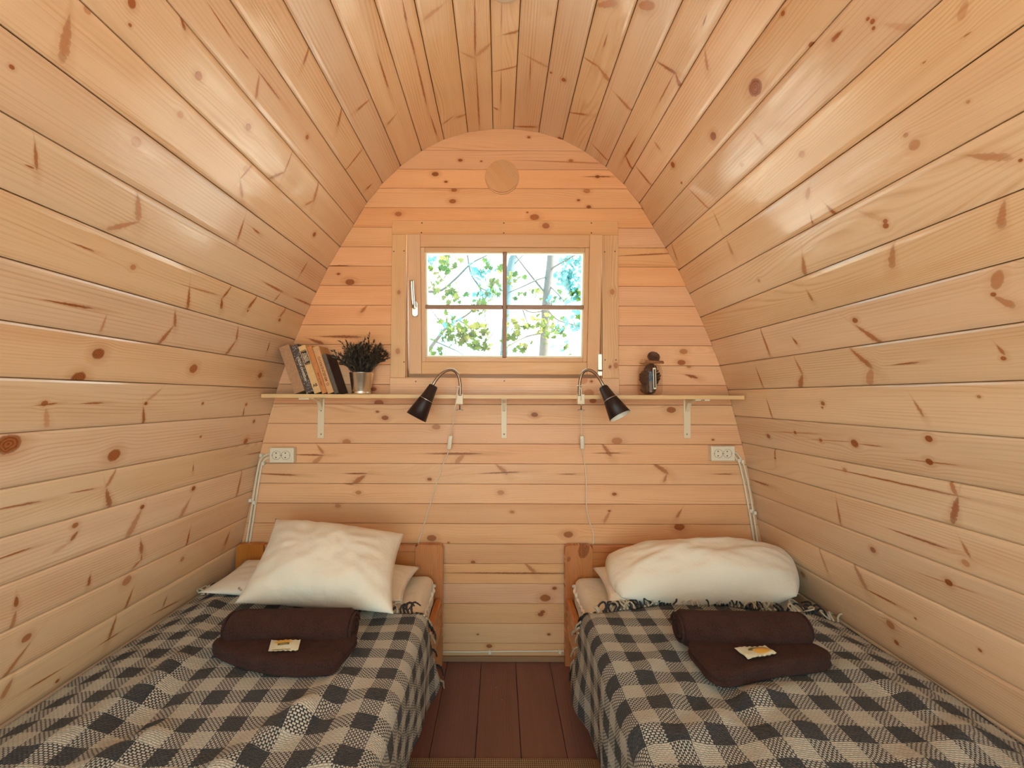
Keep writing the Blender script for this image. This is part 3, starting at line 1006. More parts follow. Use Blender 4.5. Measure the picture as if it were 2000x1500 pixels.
def sbox(name, x0, x1, d0, d1, h0, h1, mat, bev=0.0015, seg=1, axis=None):
    return box(name, x0, x1, d0, d1, h0, h1, mat, sash, bev, seg, SM, axis)


ST = 0.054
sbox('stile', SXL, SXL + ST, 0, 0.058, 0, SH, SASHW)
sbox('stile', SXR - ST, SXR, 0, 0.058, 0, SH, SASHW)
sbox('rail', SXL + ST + 0.0005, SXR - ST - 0.0005, 0, 0.058, SH - ST, SH, SASHW)
sbox('rail', SXL + ST + 0.0005, SXR - ST - 0.0005, 0, 0.058, 0, ST, SASHW)
BW = 0.018
ix0, ix1, ih0, ih1 = SXL + ST, SXR - ST, ST, SH - ST
sbox('bead', ix0, ix0 + BW, 0.006, 0.030, ih0, ih1, SASHW)
sbox('bead', ix1 - BW, ix1, 0.006, 0.030, ih0, ih1, SASHW)
sbox('bead', ix0 + BW, ix1 - BW, 0.006, 0.030, ih1 - BW, ih1, SASHW)
sbox('bead', ix0 + BW, ix1 - BW, 0.006, 0.030, ih0, ih0 + BW, SASHW)
gx0, gx1, gh0, gh1 = ix0 + BW, ix1 - BW, ih0 + BW, ih1 - BW
for (a, b, c, d_) in ((gx0, gx0 + 0.007, gh0, gh1), (gx1 - 0.007, gx1, gh0, gh1), (gx0 + 0.007, gx1 - 0.007, gh1 - 0.006, gh1), (gx0 + 0.007, gx1 - 0.007, gh0, gh0 + 0.008)):
    sbox('gasket', a, b, 0.016, 0.052, c, d_, CREAM, 0)
mx = (gx0 + gx1) / 2
mh = gh0 + (gh1 - gh0) * 0.485
sbox('muntin', mx - 0.0092, mx + 0.0092, 0.010, 0.048, gh0, gh1, MUNT, 0.003)
sbox('muntin', gx0, mx - 0.0092, 0.012, 0.046, mh - 0.0095, mh + 0.0095, MUNT, 0.003, axis=0)
sbox('muntin', mx + 0.0092, gx1, 0.012, 0.046, mh - 0.0095, mh + 0.0095, MUNT, 0.003, axis=0)
for (a, b) in ((gx0, mx), (mx, gx1)):
    for (c, d_) in ((gh0, mh), (mh, gh1)):
        sbox('pane', a + 0.002, b - 0.002, 0.030, 0.033, c + 0.002, d_ - 0.002, GLASS, 0)
# handle: lever points up, silver
hx = SXL + 0.030
hh_ = 0.283
bm = bmesh.new()
rv = []
for k in range(20):
    a = 2 * math.pi * k / 20
    sx, sy = math.cos(a) * 0.0135, math.sin(a) * 0.0135 + (0.021 if math.sin(a) >= 0 else -0.021)
    rv.append((sx, sy))
vs = [SM @ Vector((hx + a, dd, hh_ + b)) for dd in (0.0, -0.008, -0.010) for a, b in [(q[0] * (0.88 if dd == -0.010 else 1), q[1] * (0.94 if dd == -0.010 else 1)) for q in rv]]
fs = [(r_ * 20 + k, r_ * 20 + (k + 1) % 20, (r_ + 1) * 20 + (k + 1) % 20, (r_ + 1) * 20 + k) for r_ in range(2) for k in range(20)] + [tuple(range(40, 60))]
bm.free()
pyd('handle_plate', vs, fs, STEEL, sash, False)
tube('handle', [SM @ Vector(p) for p in ((hx, -0.008, hh_ + 0.004), (hx, -0.030, hh_ + 0.004), (hx - 0.001, -0.044, hh_ + 0.012), (hx - 0.003, -0.047, hh_ + 0.04), (hx - 0.005, -0.046, hh_ + 0.08), (hx - 0.006, -0.044, hh_ + 0.115))],
     lambda t: 0.0068 + 0.0022 * min(1, t * 1.5), STEEL, sash, 12, 5)
hy = D - 0.016
for (y0_, y1_, w_) in ((691, 723, 0.0095), (724.5, 734.5, 0.0105)):
    a, b = on_y(1172, y0_, hy), on_y(1172, y1_, hy)
    box('hinge', a.x - w_, a.x + w_, hy, D + 0.004, b.z, a.z, STEEL, win, 0.002, 2)

# ------------------------------------------------------------------ round vent plug
vp = on_y(980.5, 344, D - 0.010)
VR = 32.3 * D / F_PX
vent = empty('vent_cover', (vp.x, D, vp.z), 'round pine vent disc glued from strips high on the end wall', 'vent')
lathe('rim', [(VR + 0.003, 0.0), (VR + 0.003, 0.006), (VR, 0.007), (VR - 0.003, 0.006)], frame_to((vp.x, D - 0.0004, vp.z - 0.002), (0, -1, 0)), CASING, vent, 48, False, False)
ang = R(38)
for k, (c0, c1) in enumerate(((-1.0, -0.22), (-0.218, 0.30), (0.302, 1.0))):
    poly = []
    for j in range(60):
        a = 2 * math.pi * j / 60
        poly.append((math.cos(a), math.sin(a)))
    # clip the disc by two parallel lines
    def clip(poly, f):
        out = []
        for i in range(len(poly)):
            a, b = poly[i], poly[(i + 1) % len(poly)]
            fa, fb = f(a), f(b)
            if fa >= 0:
                out.append(a)
            if fa * fb < 0:
                t = fa / (fa - fb)
                out.append((a[0] + (b[0] - a[0]) * t, a[1] + (b[1] - a[1]) * t))
        return out
    dx, dz = math.cos(ang), math.sin(ang)
    poly = clip(poly, lambda p: p[0] * dx + p[1] * dz - c0)
    poly = clip(poly, lambda p: c1 - p[0] * dx - p[1] * dz)
    vs, uvs, fs = [], [], []
    n = len(poly)
    for yy in (D - 0.012, D - 0.001):
        for (a, b) in poly:
            x, z = a * VR, b * VR
            vs.append((vp.x + x, yy, vp.z + z))
            uvs.append((x * -dz + z * dx, x * dx + z * dz))
    fs = [tuple(range(n)), tuple(range(n, 2 * n))[::-1]] + [(k_, n + k_, n + (k_ + 1) % n, (k_ + 1) % n) for k_ in range(n)]
    pyd('strip', vs, fs, SASHW, vent, False, uvs)

# ------------------------------------------------------------------ shelf
SY0 = 1.868
zs0, zs1 = on_y(981, 778.5, SY0).z, on_y(981, 771, SY0).z
sx0, sx1 = on_y(510, 774, SY0).x, on_y(1454, 776, SY0).x
shelf = empty('shelf', (CX, D - 0.07, zs0), 'long pale wooden wall shelf under the window', 'shelf')
bm = bmesh.new()
pl = [(sx0, SY0), (sx1, SY0), (CX + half_width(zs1) - 0.003, D - 0.001), (CX - half_width(zs1) + 0.003, D - 0.001)]
a = [bm.verts.new((x, y, zs0)) for x, y in pl]
b = [bm.verts.new((x, y, zs1)) for x, y in pl]
bm.faces.new(a[::-1])
bm.faces.new(b)
for k in range(4):
    bm.faces.new((a[k], a[(k + 1) % 4], b[(k + 1) % 4], b[k]))
me = bpy.data.meshes.new('board')
bm.to_mesh(me)
bm.free()
box_uv(me, 0)
link('board', me, SHELFW, shelf)
for (x, w_) in ((627, 0.0145), (984.5, 0.0125), (1342, 0.0150)):
    a, b = on_y(x, 779, D - 0.004), on_y(x, 856, D - 0.004)
    br = box('bracket', a.x - w_, a.x + w_, D - 0.0032, D - 0.0004, b.z, zs0 - 0.0005, WHITEM, shelf, 0.001, 1)
    box('bracket_arm', a.x - w_, a.x + w_, SY0 + 0.012, D - 0.0034, zs0 - 0.0035, zs0 - 0.0004, WHITEM, br, 0.001, 1)
    # pressed stiffening rib in the corner
    pf = [(D - 0.0032, zs0 - 0.0035), (SY0 + 0.03, zs0 - 0.0035), (D - 0.03, zs0 - 0.018), (D - 0.0032, zs0 - 0.055)]
    vs = [(xx, y, z) for xx in (a.x - w_ * 0.55, a.x + w_ * 0.55) for y, z in pf]
    pyd('bracket_rib', vs, [(0, 1, 2, 3), (7, 6, 5, 4), (0, 4, 5, 1), (1, 5, 6, 2), (2, 6, 7, 3), (3, 7, 4, 0)], WHITEM, br)
    for yy in (802, 848):
        p = on_y(x, yy, D - 0.0035)
        lathe('screw', [(0.0, 0.0014), (0.003, 0.0008), (0.0036, 0.0)], frame_to((p.x, D - 0.0031, p.z), (0, -1, 0)), SCREWM, br, 10, True, False)
for (x, w_) in ((590, 0.012), (600, 0.012), (1362, 0.012), (1380, 0.011)):
    p = on_y(x, 780, SY0 + 0.012)
    box('cable_clip', p.x - w_, p.x + w_, SY0 + 0.004, SY0 + 0.022, zs0 - 0.007, zs0 - 0.0002, WHITEP, shelf, 0.0015, 1)

# ------------------------------------------------------------------ text
def text_part(name, s, size, mtx, mat, parent, align='CENTER', squeeze=1.0):
    cu = bpy.data.curves.new(name, 'FONT')
    cu.body = s
    cu.size = size
    cu.align_x = align
    cu.align_y = 'CENTER'
    cu.extrude = 0.0002
    cu.resolution_u = 2
    cu.offset = size * 0.022
    tmp = bpy.data.objects.new('lettering_tmp', cu)
    COL.objects.link(tmp)
    dg = bpy.context.evaluated_depsgraph_get()
    me = bpy.data.meshes.new_from_object(tmp.evaluated_get(dg))
    bpy.data.objects.remove(tmp)
    me.transform(mtx @ Matrix.Diagonal((squeeze, 1, 1, 1)))
    me.materials.clear()
    return link(name, me, mat, parent)


# ------------------------------------------------------------------ books, leaning on the left wall
def cloth_cover(name, c, dots=False, mott=0.25):
    t = NT(name)
    oc = t.n('ShaderNodeTexCoord').outputs['Object']
    a = t.noise(oc, 90.0, 3.0)
    col = t.mix(t.maprange(a, 0.3, 0.7, 0.0, 1.0), tuple(x * (1 - mott) for x in c), tuple(min(1, x * (1 + mott)) for x in c))
    if dots:
        vo = t.n('ShaderNodeTexVoronoi')
        vo.inputs['Scale'].default_value = 150.0
        vo.inputs['Randomness'].default_value = 0.55
        t.put(vo.inputs['Vector'], oc)
        col = t.mix(t.ma('LESS_THAN', vo.outputs['Distance'], 0.30), col, (0.46, 0.38, 0.29))
    t.principled(col, 0.7, 0.0, t.bump(a, 0.3, 0.001))
    return t.m


PAGES = flat_mat('book_pages', (0.52, 0.37, 0.22), 0.9)
INKW = flat_mat('cream_ink', (0.70, 0.58, 0.42), 0.7)
INKD = flat_mat('dark_ink', (0.045, 0.02, 0.015), 0.7)
INKR = flat_mat('brown_ink', (0.30, 0.085, 0.03), 0.7)
BY = SY0 + 0.008      # spines a little behind the shelf edge


def book(xb0, xb1, xt0, ytop, ybot, cover, label, depth=0.112, spine=None):
    """xb0..xb1: spine foot, xt0: spine top left corner, pixels"""
    p0, p1, pt = on_y(xb0, ybot, BY), on_y(xb1, ybot - 2, BY), on_y(xt0, ytop, BY)
    up = Vector((pt.x - p0.x, 0, pt.z - p0.z))
    H = up.length
    up.normalize()
    rt = Vector((up.z, 0, -up.x))
    T = (p1 - p0).dot(rt)
    # rest on the lower right edge
    foot = Vector((p0.x, BY, 0.0))
    low = min(0.0, (rt * T).z)
    foot.z = zs1 + 0.0004 - low
    m = Matrix((( rt.x, 0, up.x, foot.x), (0, 1, 0, foot.y), (rt.z, 0, up.z, foot.z), (0, 0, 0, 1)))
    b = empty('book', foot, label, 'book', 'books leaning on the shelf')
    ct = 0.0022
    box('spine', 0, T, 0, 0.004, 0, H, spine or cover, b, 0.0016, 2, m)
    box('front_cover', T - ct, T, 0.004, depth, 0, H, cover, b, 0.0006, 1, m)
    box('back_cover', 0, ct, 0.004, depth, 0, H, cover, b, 0.0006, 1, m)
    box('pages', ct, T - ct, 0.004, depth - 0.003, 0.003, H - 0.003, PAGES, b, 0, 1, m)
    return b, m, H, T


def spine_m(m, x, h, rot):
    """matrix for text lying on the spine"""
    return m @ Matrix.Translation((x, -0.0004, h)) @ Matrix.Rotation(R(90), 4, 'X') @ Matrix.Rotation(rot, 4, 'Z')


C1 = cloth_cover('tan_cover', (0.42, 0.225, 0.12), False, 0.13)
C2 = cloth_cover('dotted_cover', (0.075, 0.055, 0.052), True)
C3 = cloth_cover('cream_cover', (0.70, 0.44, 0.20), False, 0.08)
C4 = cloth_cover('orange_cover', (0.58, 0.215, 0.065), False, 0.12)
C5 = cloth_cover('peach_cover', (0.66, 0.355, 0.16), False, 0.08)
C6 = cloth_cover('charcoal_cover', (0.050, 0.027, 0.026), False, 0.3)
b, m, H, T = book(575.5, 597, 544, 678.5, 769, C1, 'thick plain tan book, first of the leaning row, against the slope')
b, m, H, T = book(598.5, 613, 567, 676, 769, C2, 'charcoal book with pale dots and cream lettering up its spine')
text_part('lettering', 'STELUK ONVERSAK', 0.0125, spine_m(m, T * 0.5, H * 0.5, R(-90)), INKW, b, squeeze=0.98)
b, m, H, T = book(614, 628.5, 582, 677, 769, C3, 'cream book with a dark title block and an initial on its spine')
box('title_block', T * 0.1, T * 0.9, -0.0006, 0.0002, H * 0.62, H * 0.88, INKD, b, 0, 1, m)
for k, (c0, c1) in enumerate(((0.60, 0.612), (0.888, 0.90))):
    box('title_rule', T * 0.1, T * 0.9, -0.0006, 0.0002, H * c0, H * c1, INKD, b, 0, 1, m)
for k, s in enumerate(('ADAMSON', 'ROMAAN', 'TALLINN')):
    text_part('lettering', s, 0.0085, spine_m(m, T * (0.28 + 0.22 * k), H * 0.75, R(-90)) @ Matrix.Translation((0, 0, 0.0004)), INKW, b)
text_part('lettering', 'AB', 0.017, spine_m(m, T * 0.5, H * 0.16, 0), INKD, b, squeeze=0.9)
b, m, H, T = book(629.5, 639.5, 598.5, 677.5, 769, C4, 'thin orange book with faint brown lettering')
text_part('lettering', 'Mari ja Juhan', 0.0105, spine_m(m, T * 0.5, H * 0.30, R(-90)), INKR, b)
b, m, H, T = book(640.5, 652.5, 610, 678, 769, C5, 'peach book with bold brown capitals down its spine')
text_part('lettering', 'O. MINELINDRAVO', 0.0150, spine_m(m, T * 0.5, H * 0.47, R(90)), INKR, b, squeeze=0.98)
b, m, H, T = book(654, 661.5, 628.5, 692, 769, C6, 'shorter charcoal book at the end of the row beside the plant', 0.118, cloth_cover('grey_spine', (0.115, 0.085, 0.068), False, 0.2))

# ------------------------------------------------------------------ potted plant
pp = on_y(705.5, 768, 1.925)
px_ = 1.925 / F_PX
plant = empty('potted_plant', (pp.x, 1.925, zs1 + 0.0004), 'dark bushy herb in a shiny tin pot beside the books', 'plant')
H_ = 42 * px_
lathe('pot', [(0.0, 0.002), (17.0 * px_, 0.0), (18.2 * px_, 0.003), (18.2 * px_, 0.0075), (17.0 * px_, 0.0095), (17.6 * px_, 0.012), (22.8 * px_, H_ - 0.001), (23.4 * px_, H_), (22.4 * px_, H_), (21.5 * px_, H_ - 0.012), (0.0, H_ - 0.012)],
      Matrix.Translation(ORG[plant.name]), CHROME, plant, 40, True, False)
lathe('soil', [(0.0, H_ - 0.010), (21.4 * px_, H_ - 0.011)], Matrix.Translation(ORG[plant.name]), DARK, plant, 24, False, False)
LEAFD = flat_mat('dark_leaf', (0.030, 0.021, 0.013), 0.5)
LEAFD2 = flat_mat('pale_leaf', (0.12, 0.085, 0.04), 0.5)
vs, fs, vs2, fs2, ls, lf = [], [], [], [], [], []
rg = random.Random(5)


def leaf_quad(p, d, ln, wd, V, Fc, rgx):
    d = d.normalized()
    s = d.cross(Vector((rgx.uniform(-1, 1), rgx.uniform(-1, 1), rgx.uniform(-1, 1)))).normalized()
    n = d.cross(s)
    b0 = len(V)
    V += [p, p + d * ln * 0.45 + s * wd + n * wd * 0.3, p + d * ln, p + d * ln * 0.45 - s * wd + n * wd * 0.3]
    Fc.append((b0, b0 + 1, b0 + 2))
    Fc.append((b0, b0 + 2, b0 + 3))


top0 = Vector((pp.x, 1.925, zs1 + H_ - 0.012))
for k in range(125):
    a = rg.uniform(0, 2 * math.pi)
    el = rg.betavariate(1.3, 1.0)
    lean = el * 0.64
    dirv = Vector((math.cos(a) * lean, math.sin(a) * lean * 0.55, 1.0 - 0.42 * el))
    L_ = rg.uniform(0.065, 0.125) * (1.12 if dirv.x > -0.2 else 1.0)
    base = top0 + Vector((math.cos(a) * 0.03 * el, math.sin(a) * 0.025 * el, 0))
    pts = [base, base + dirv.normalized() * L_ * 0.5 + Vector((0, 0, 0.01)), base + dirv.normalized() * L_ + Vector((math.cos(a) * 0.006, 0, -0.004))]
    path = catmull(pts, 4)
    for q in path:
        q.y = min(q.y, D - 0.008)
    tube_data(path, 0.0011, 4, ls, lf)
    n = len(path)
    for j in range(2, n):
        tdir = (path[j] - path[j - 1]).normalized()
        for q in range(3):
            dd = (tdir + Vector((rg.uniform(-1, 1), rg.uniform(-1, 1), rg.uniform(-0.6, 1))) * 0.8)
            V, Fc = (vs2, fs2) if rg.random() < 0.14 else (vs, fs)
            pt = Vector(path[j])
            pt.y = min(pt.y, D - 0.02)
            if pt.y + dd.normalized().y * 0.02 > D - 0.004:
                dd.y = -abs(dd.y)
            leaf_quad(pt, dd, rg.uniform(0.013, 0.023), rg.uniform(0.0022, 0.0036), V, Fc, rg)
for (tx, ty, n_) in ((652, 686, 3), (665, 667, 3), (722, 655, 3), (741, 674, 3), (738, 690, 3), (669, 712, 3), (697, 735, 3), (687, 733, 2), (730, 668, 2), (678, 668, 3), (712, 662, 3)):
    tip = on_y(tx, ty, 1.90)
    mid = (top0 + tip) / 2 + Vector((0, 0, 0.012 if ty < 720 else 0.02))
    path = catmull([top0 + Vector(((tip.x - top0.x) * 0.35, -0.02, 0.004)), mid, tip], 6)
    tube_data(path, 0.0011, 4, ls, lf)
    for j in range(4, len(path)):
        tdir = (path[j] - path[j - 1]).normalized()
        for q in range(n_):
            leaf_quad(Vector(path[j]), tdir + Vector((rg.uniform(-1, 1), rg.uniform(-1, 0.3), rg.uniform(-1, 1))) * 0.6, rg.uniform(0.012, 0.019), 0.0024, vs, fs, rg)
tag(pyd('foliage', vs, fs, LEAFD, plant), kind='stuff')
tag(pyd('pale_foliage', vs2, fs2, LEAFD2, plant), 'lighter leaves among the dark ones', kind='stuff')
tag(pyd('stems', ls, lf, LEAFD, plant), kind='stuff')

# ------------------------------------------------------------------ glass jar with cones
jp = on_y(1269.5, 768, 1.925)
jar = empty('glass_jar', (jp.x, 1.925, zs1 + 0.0004), 'clear glass jar of pine cones tied with twine on the shelf', 'jar')
q_ = 1.925 / F_PX
JH = (768 - 697) * q_
JR = 23.2 * q_
prof = [(0.0, 0.002), (JR * 0.80, 0.0), (JR * 0.95, 0.004), (JR, 0.014), (JR, JH * 0.62), (JR * 0.97, JH * 0.72), (JR * 0.85, JH * 0.83), (JR * 0.76, JH * 0.88), (JR * 0.76, JH * 0.91), (JR * 0.80, JH * 0.92),
        (JR * 0.80, JH * 0.95), (JR * 0.76, JH * 0.96), (JR * 0.76, JH)]
lathe('body', prof, Matrix.Translation(ORG[jar.name]), JARGLASS, jar, 36, True, False)
TWINE = flat_mat('jute_twine', (0.40, 0.22, 0.11), 0.9)
CINN = flat_mat('cinnamon', (0.30, 0.12, 0.05), 0.7)
jo = ORG[jar.name]
ring = [jo + Vector((math.cos(a) * (JR * 0.80 + 0.0014), math.sin(a) * (JR * 0.80 + 0.0014), JH * 0.885 + 0.002 * math.sin(a * 3))) for a in [2 * math.pi * k / 24 for k in range(25)]]
tube('twine', ring, 0.0016, TWINE, jar, 6, 1)
tube('twine', [jo + Vector(p) for p in ((0.004, -JR * 0.84, JH * 0.89), (0.016, -JR * 0.95, JH * 0.80), (0.022, -JR * 1.02, JH * 0.70), (0.012, -JR * 1.03, JH * 0.60), (0.006, -JR * 1.03, JH * 0.66), (0.004, -JR * 0.95, JH * 0.78), (0.003, -JR * 0.84, JH * 0.89))],
     0.0011, TWINE, jar, 6, 5)
for (z_, y_, xa, xb) in ((0.885, -0.92, -0.034, 0.042), (0.915, -0.90, -0.030, 0.040)):
    tube('cinnamon_stick', [jo + Vector((xa, JR * y_ , JH * z_)), jo + Vector((xb, JR * y_, JH * z_ - 0.002))], 0.0038, CINN, jar, 8, 1)
tg = frame_to(jo + Vector((0.002, -JR * 1.03, JH * 0.46)), (0, -1, 0))
TAGW = flat_mat('tag_border', (0.85, 0.78, 0.62), 0.6)
box('tag', -0.0062, 0.0062, -0.046, 0.042, 0.0, 0.0012, TAGW, jar, 0.0005, 1, tg @ Matrix.Rotation(R(1.5), 4, 'Z'))
box('tag_face', -0.0030, 0.0030, -0.040, 0.036, 0.0010, 0.0017, INKD, jar, 0.0, 1, tg @ Matrix.Rotation(R(1.5), 4, 'Z'))
CONEM = NT('pine_cone')
_oc = CONEM.n('ShaderNodeTexCoord').outputs['Object']
CONEM.principled(CONEM.mix(CONEM.noise(_oc, 160.0, 2.0), (0.035, 0.015, 0.010), (0.24, 0.105, 0.06)), 0.7)
CONEM = CONEM.m


def pine_cone(loc, ax, ln, rad, label, seed):
    rg = random.Random(seed)
    c = empty('pine_cone', loc, label, 'pine cone', 'pine cones of the jar')
    m = frame_to(loc, ax)
    vs, fs = [], []
    n = 64 if rad < 0.03 else 40
    for k in range(n):
        t = (k + 0.5) / n
        a = k * 2.39996
        r0 = rad * math.sin(math.pi * (0.08 + 0.86 * t)) ** 0.8
        h = (t - 0.5) * ln
        w = 0.42 * r0 + 0.0015
        up_ = 0.25 + 0.7 * t
        o_ = Vector((math.cos(a), math.sin(a), 0))
        s_ = Vector((-math.sin(a), math.cos(a), 0))
        base = o_ * r0 * 0.25 + Vector((0, 0, h - 0.003))
        tip = o_ * r0 * rg.uniform(0.92, 1.06) + Vector((0, 0, h + r0 * 0.35 * up_))
        th = Vector((0, 0, 0.0022)) - o_ * 0.0008
        b0 = len(vs)
        vs += [m @ p for p in (base - s_ * w * 0.3, base + s_ * w * 0.3, tip + s_ * w - o_ * r0 * 0.12, tip, tip - s_ * w - o_ * r0 * 0.12, base + th * 1.4, tip + th)]
        fs += [(b0, b0 + 1, b0 + 2), (b0, b0 + 2, b0 + 3), (b0, b0 + 3, b0 + 4), (b0 + 5, b0 + 6, b0 + 2, b0 + 1), (b0 + 5, b0, b0 + 4, b0 + 6), (b0 + 2, b0 + 6, b0 + 3), (b0 + 3, b0 + 6, b0 + 4)]
    tag(pyd('scales', vs, fs, CONEM, c), kind='stuff')
    cv = [(0.0, -ln * 0.5)] + [(rad * 0.55 * math.sin(math.pi * t), (t - 0.5) * ln * 0.96) for t in (0.1, 0.3, 0.5, 0.7, 0.9)] + [(0.0, ln * 0.5)]
    lathe('core', cv, m, CONEM, c, 10, True, False)


pine_cone(jo + Vector((-0.010, -0.006, 0.030)), (1, 0.2, 0.25), 0.066, 0.029, 'dark pine cone lying lowest inside the jar', 1)
pine_cone(jo + Vector((-0.020, 0.004, 0.073)), (0.25, 0.3, 1), 0.062, 0.026, 'dark pine cone standing inside the jar under the glints of the shoulder', 2)
pine_cone(jo + Vector((0.020, 0.000, 0.078)), (-0.2, -0.2, 1), 0.066, 0.026, 'dark pine cone standing inside the jar beyond the twine loop', 3)
pine_cone(jo + Vector((0.000, -0.002, 0.112)), (1, 0.3, 0.2), 0.054, 0.022, 'dark pine cone topmost inside the jar, just under its neck', 4)
pine_cone(jo + Vector((0.006, -0.026, JH * 0.93 + 0.014)), (0.08, -0.9, 0.6), 0.030, 0.026, 'small open pine cone tied outside at the neck of the jar', 6)


# ------------------------------------------------------------------ clamp lamps
def lamp(side, pts, top, opn, ropen, ytop, yopn, cl, sw, cord, label):
    clx, Yc = cl, SY0 - 0.004
    p = on_y(clx, 779, Yc)
    L = empty('clamp_lamp', (p.x, Yc, zs0), label, 'lamp')
    zt_, zb_ = on_y(clx, 770, Yc).z, on_y(clx, 789.5, Yc).z
    w_ = 0.0145
    box('clamp', p.x - w_, p.x + w_, Yc - 0.005, Yc + 0.0035, zb_, zt_, WHITEM, L, 0.0015, 2)
    box('clamp_jaw', p.x - w_, p.x + w_, Yc + 0.0035, Yc + 0.034, zs1 + 0.0004, zs1 + 0.003, WHITEM, L, 0.0008, 1)
    box('clamp_jaw', p.x - w_, p.x + w_, Yc + 0.0035, Yc + 0.034, zb_, zb_ + 0.003, WHITEM, L, 0.0008, 1)
    sp = on_y(clx + 0.5, 789, Yc + 0.012)
    sb = on_y(clx + 0.5, 800.5, Yc + 0.012)
    scr = tube('clamp_screw', [(sp.x, sp.y, zs0 - 0.0005), (sp.x, sp.y, sb.z)], 0.0028, NICKEL, L, 10, 1)
    tube('screw_bar', [(sb.x - 0.0145, sb.y, sb.z - 0.002), (sb.x - 0.009, sb.y, sb.z), (sb.x, sb.y, sb.z + 0.004), (sb.x + 0.009, sb.y, sb.z), (sb.x + 0.0145, sb.y, sb.z - 0.002)], 0.002, NICKEL, scr, 8, 4)
    path = [on_y(a, b, c) for a, b, c in pts]
    tube('gooseneck', path, 0.0062, NICKEL, L, 14, 10)
    a, b = on_y(*top, ytop), on_y(*opn, yopn)
    ax = (b - a)
    ln = ax.length
    m = frame_to(a, ax)
    q = ytop / F_PX
    r0, r1, r2, r3 = 8.8 * q, 12.6 * q, 13.6 * q, ropen * q
    out_ = [(0.0, -0.002), (r0 * 0.8, -0.002), (r0, 0.002), (r1, ln * 0.40), (r1 + 0.0006, ln * 0.405), (r2, ln * 0.43), (r3, ln), (r3 - 0.0012, ln + 0.0004)]
    sh = lathe('shade', out_, m, BLACK, L, 40, True, False)
    lathe('shade_lining', [(r3 - 0.0012, ln + 0.0003), (r2 - 0.002, ln * 0.45), (0.0, ln * 0.44)], m, SHADEIN, sh, 40, True, False)
    lathe('shade_seam', [(r2 + 0.0003, ln * 0.428), (r2 + 0.0012, ln * 0.433), (r2 + 0.0009, ln * 0.442)], m, STEEL, sh, 40, True, False)
    lathe('bulb', [(0.0, ln * 0.45), (0.011, ln * 0.48), (0.018, ln * 0.62), (0.019, ln * 0.70), (0.014, ln * 0.80), (0.0, ln * 0.83)], m, flat_mat('frosted_bulb', (0.8, 0.76, 0.68), 0.3), L, 20, True, False)
    cp = [on_y(a_, b_, c_) for a_, b_, c_ in cord]
    co = tube('cord', cp, 0.0021, WHITEP, L, 8, 6)
    s0, s1 = on_y(*sw[0]), on_y(*sw[1])
    box('switch', -0.0092, 0.0092, -0.007, 0.007, 0.0, (s1 - s0).length, WHITEP, co, 0.004, 3, frame_to(s0, s1 - s0, (0, 1, 0)), smooth=True)
    tube('cord_ring', [cp[0] + Vector((-0.010, 0.004, 0.002)), cp[0] + Vector((-0.004, -0.004, 0.004)), cp[0] + Vector((0.006, -0.003, 0.003)), cp[0] + Vector((0.009, 0.006, 0.0))], 0.002, WHITEP, L, 8, 4)


lamp(-1, [(898.5, 773, 1.862), (899, 757, 1.860), (897.5, 742, 1.856), (893, 730, 1.850), (886, 723.5, 1.842), (877, 722.5, 1.834), (868, 726, 1.826), (859, 733, 1.818), (851, 743, 1.812), (845.5, 752, 1.81)],
     (847, 753.5), (813, 815), 20.8, 1.81, 1.797, 897.5,
     ((880.5, 850.5, 1.965), (877, 877, 1.972)),
     [(896, 757, 1.853), (893.5, 764, 1.848), (892, 776, 1.852), (889, 795, 1.88), (885.5, 820, 1.925), (881.5, 848, 1.962), (878.5, 865, 1.968), (875.5, 883, 1.976), (866, 905, 1.985), (857, 930, 1.990), (849, 955, 1.991), (840, 985, 1.991), (831, 1015, 1.991), (822, 1042, 1.991), (817, 1062, 1.991), (815, 1090, 1.991)],
     'black clamp lamp whose shade hangs toward the plant side of the window')
lamp(1, [(1131.5, 773, 1.862), (1131.5, 757, 1.860), (1133, 742, 1.856), (1137, 730, 1.850), (1144, 723.5, 1.842), (1153, 723.5, 1.834), (1162, 729, 1.826), (1169, 737, 1.818), (1175, 747, 1.812), (1179, 754, 1.81)],
     (1178, 756), (1211, 812.5), 21.5, 1.81, 1.765, 1134.5,
     ((1136.5, 851, 1.965), (1137.5, 877, 1.972)),
     [(1132, 755, 1.853), (1135, 762, 1.848), (1135, 776, 1.852), (1135, 800, 1.89), (1135.5, 825, 1.93), (1136, 849, 1.962), (1137, 865, 1.968), (1138, 884, 1.976), (1142, 905, 1.987), (1144.5, 935, 1.991), (1145, 960, 1.991), (1145, 985, 1.991), (1148, 1008, 1.991), (1155, 1030, 1.991), (1159, 1048, 1.991), (1157, 1080, 1.991)],
     'black clamp lamp whose shade hangs toward the jar side of the window')


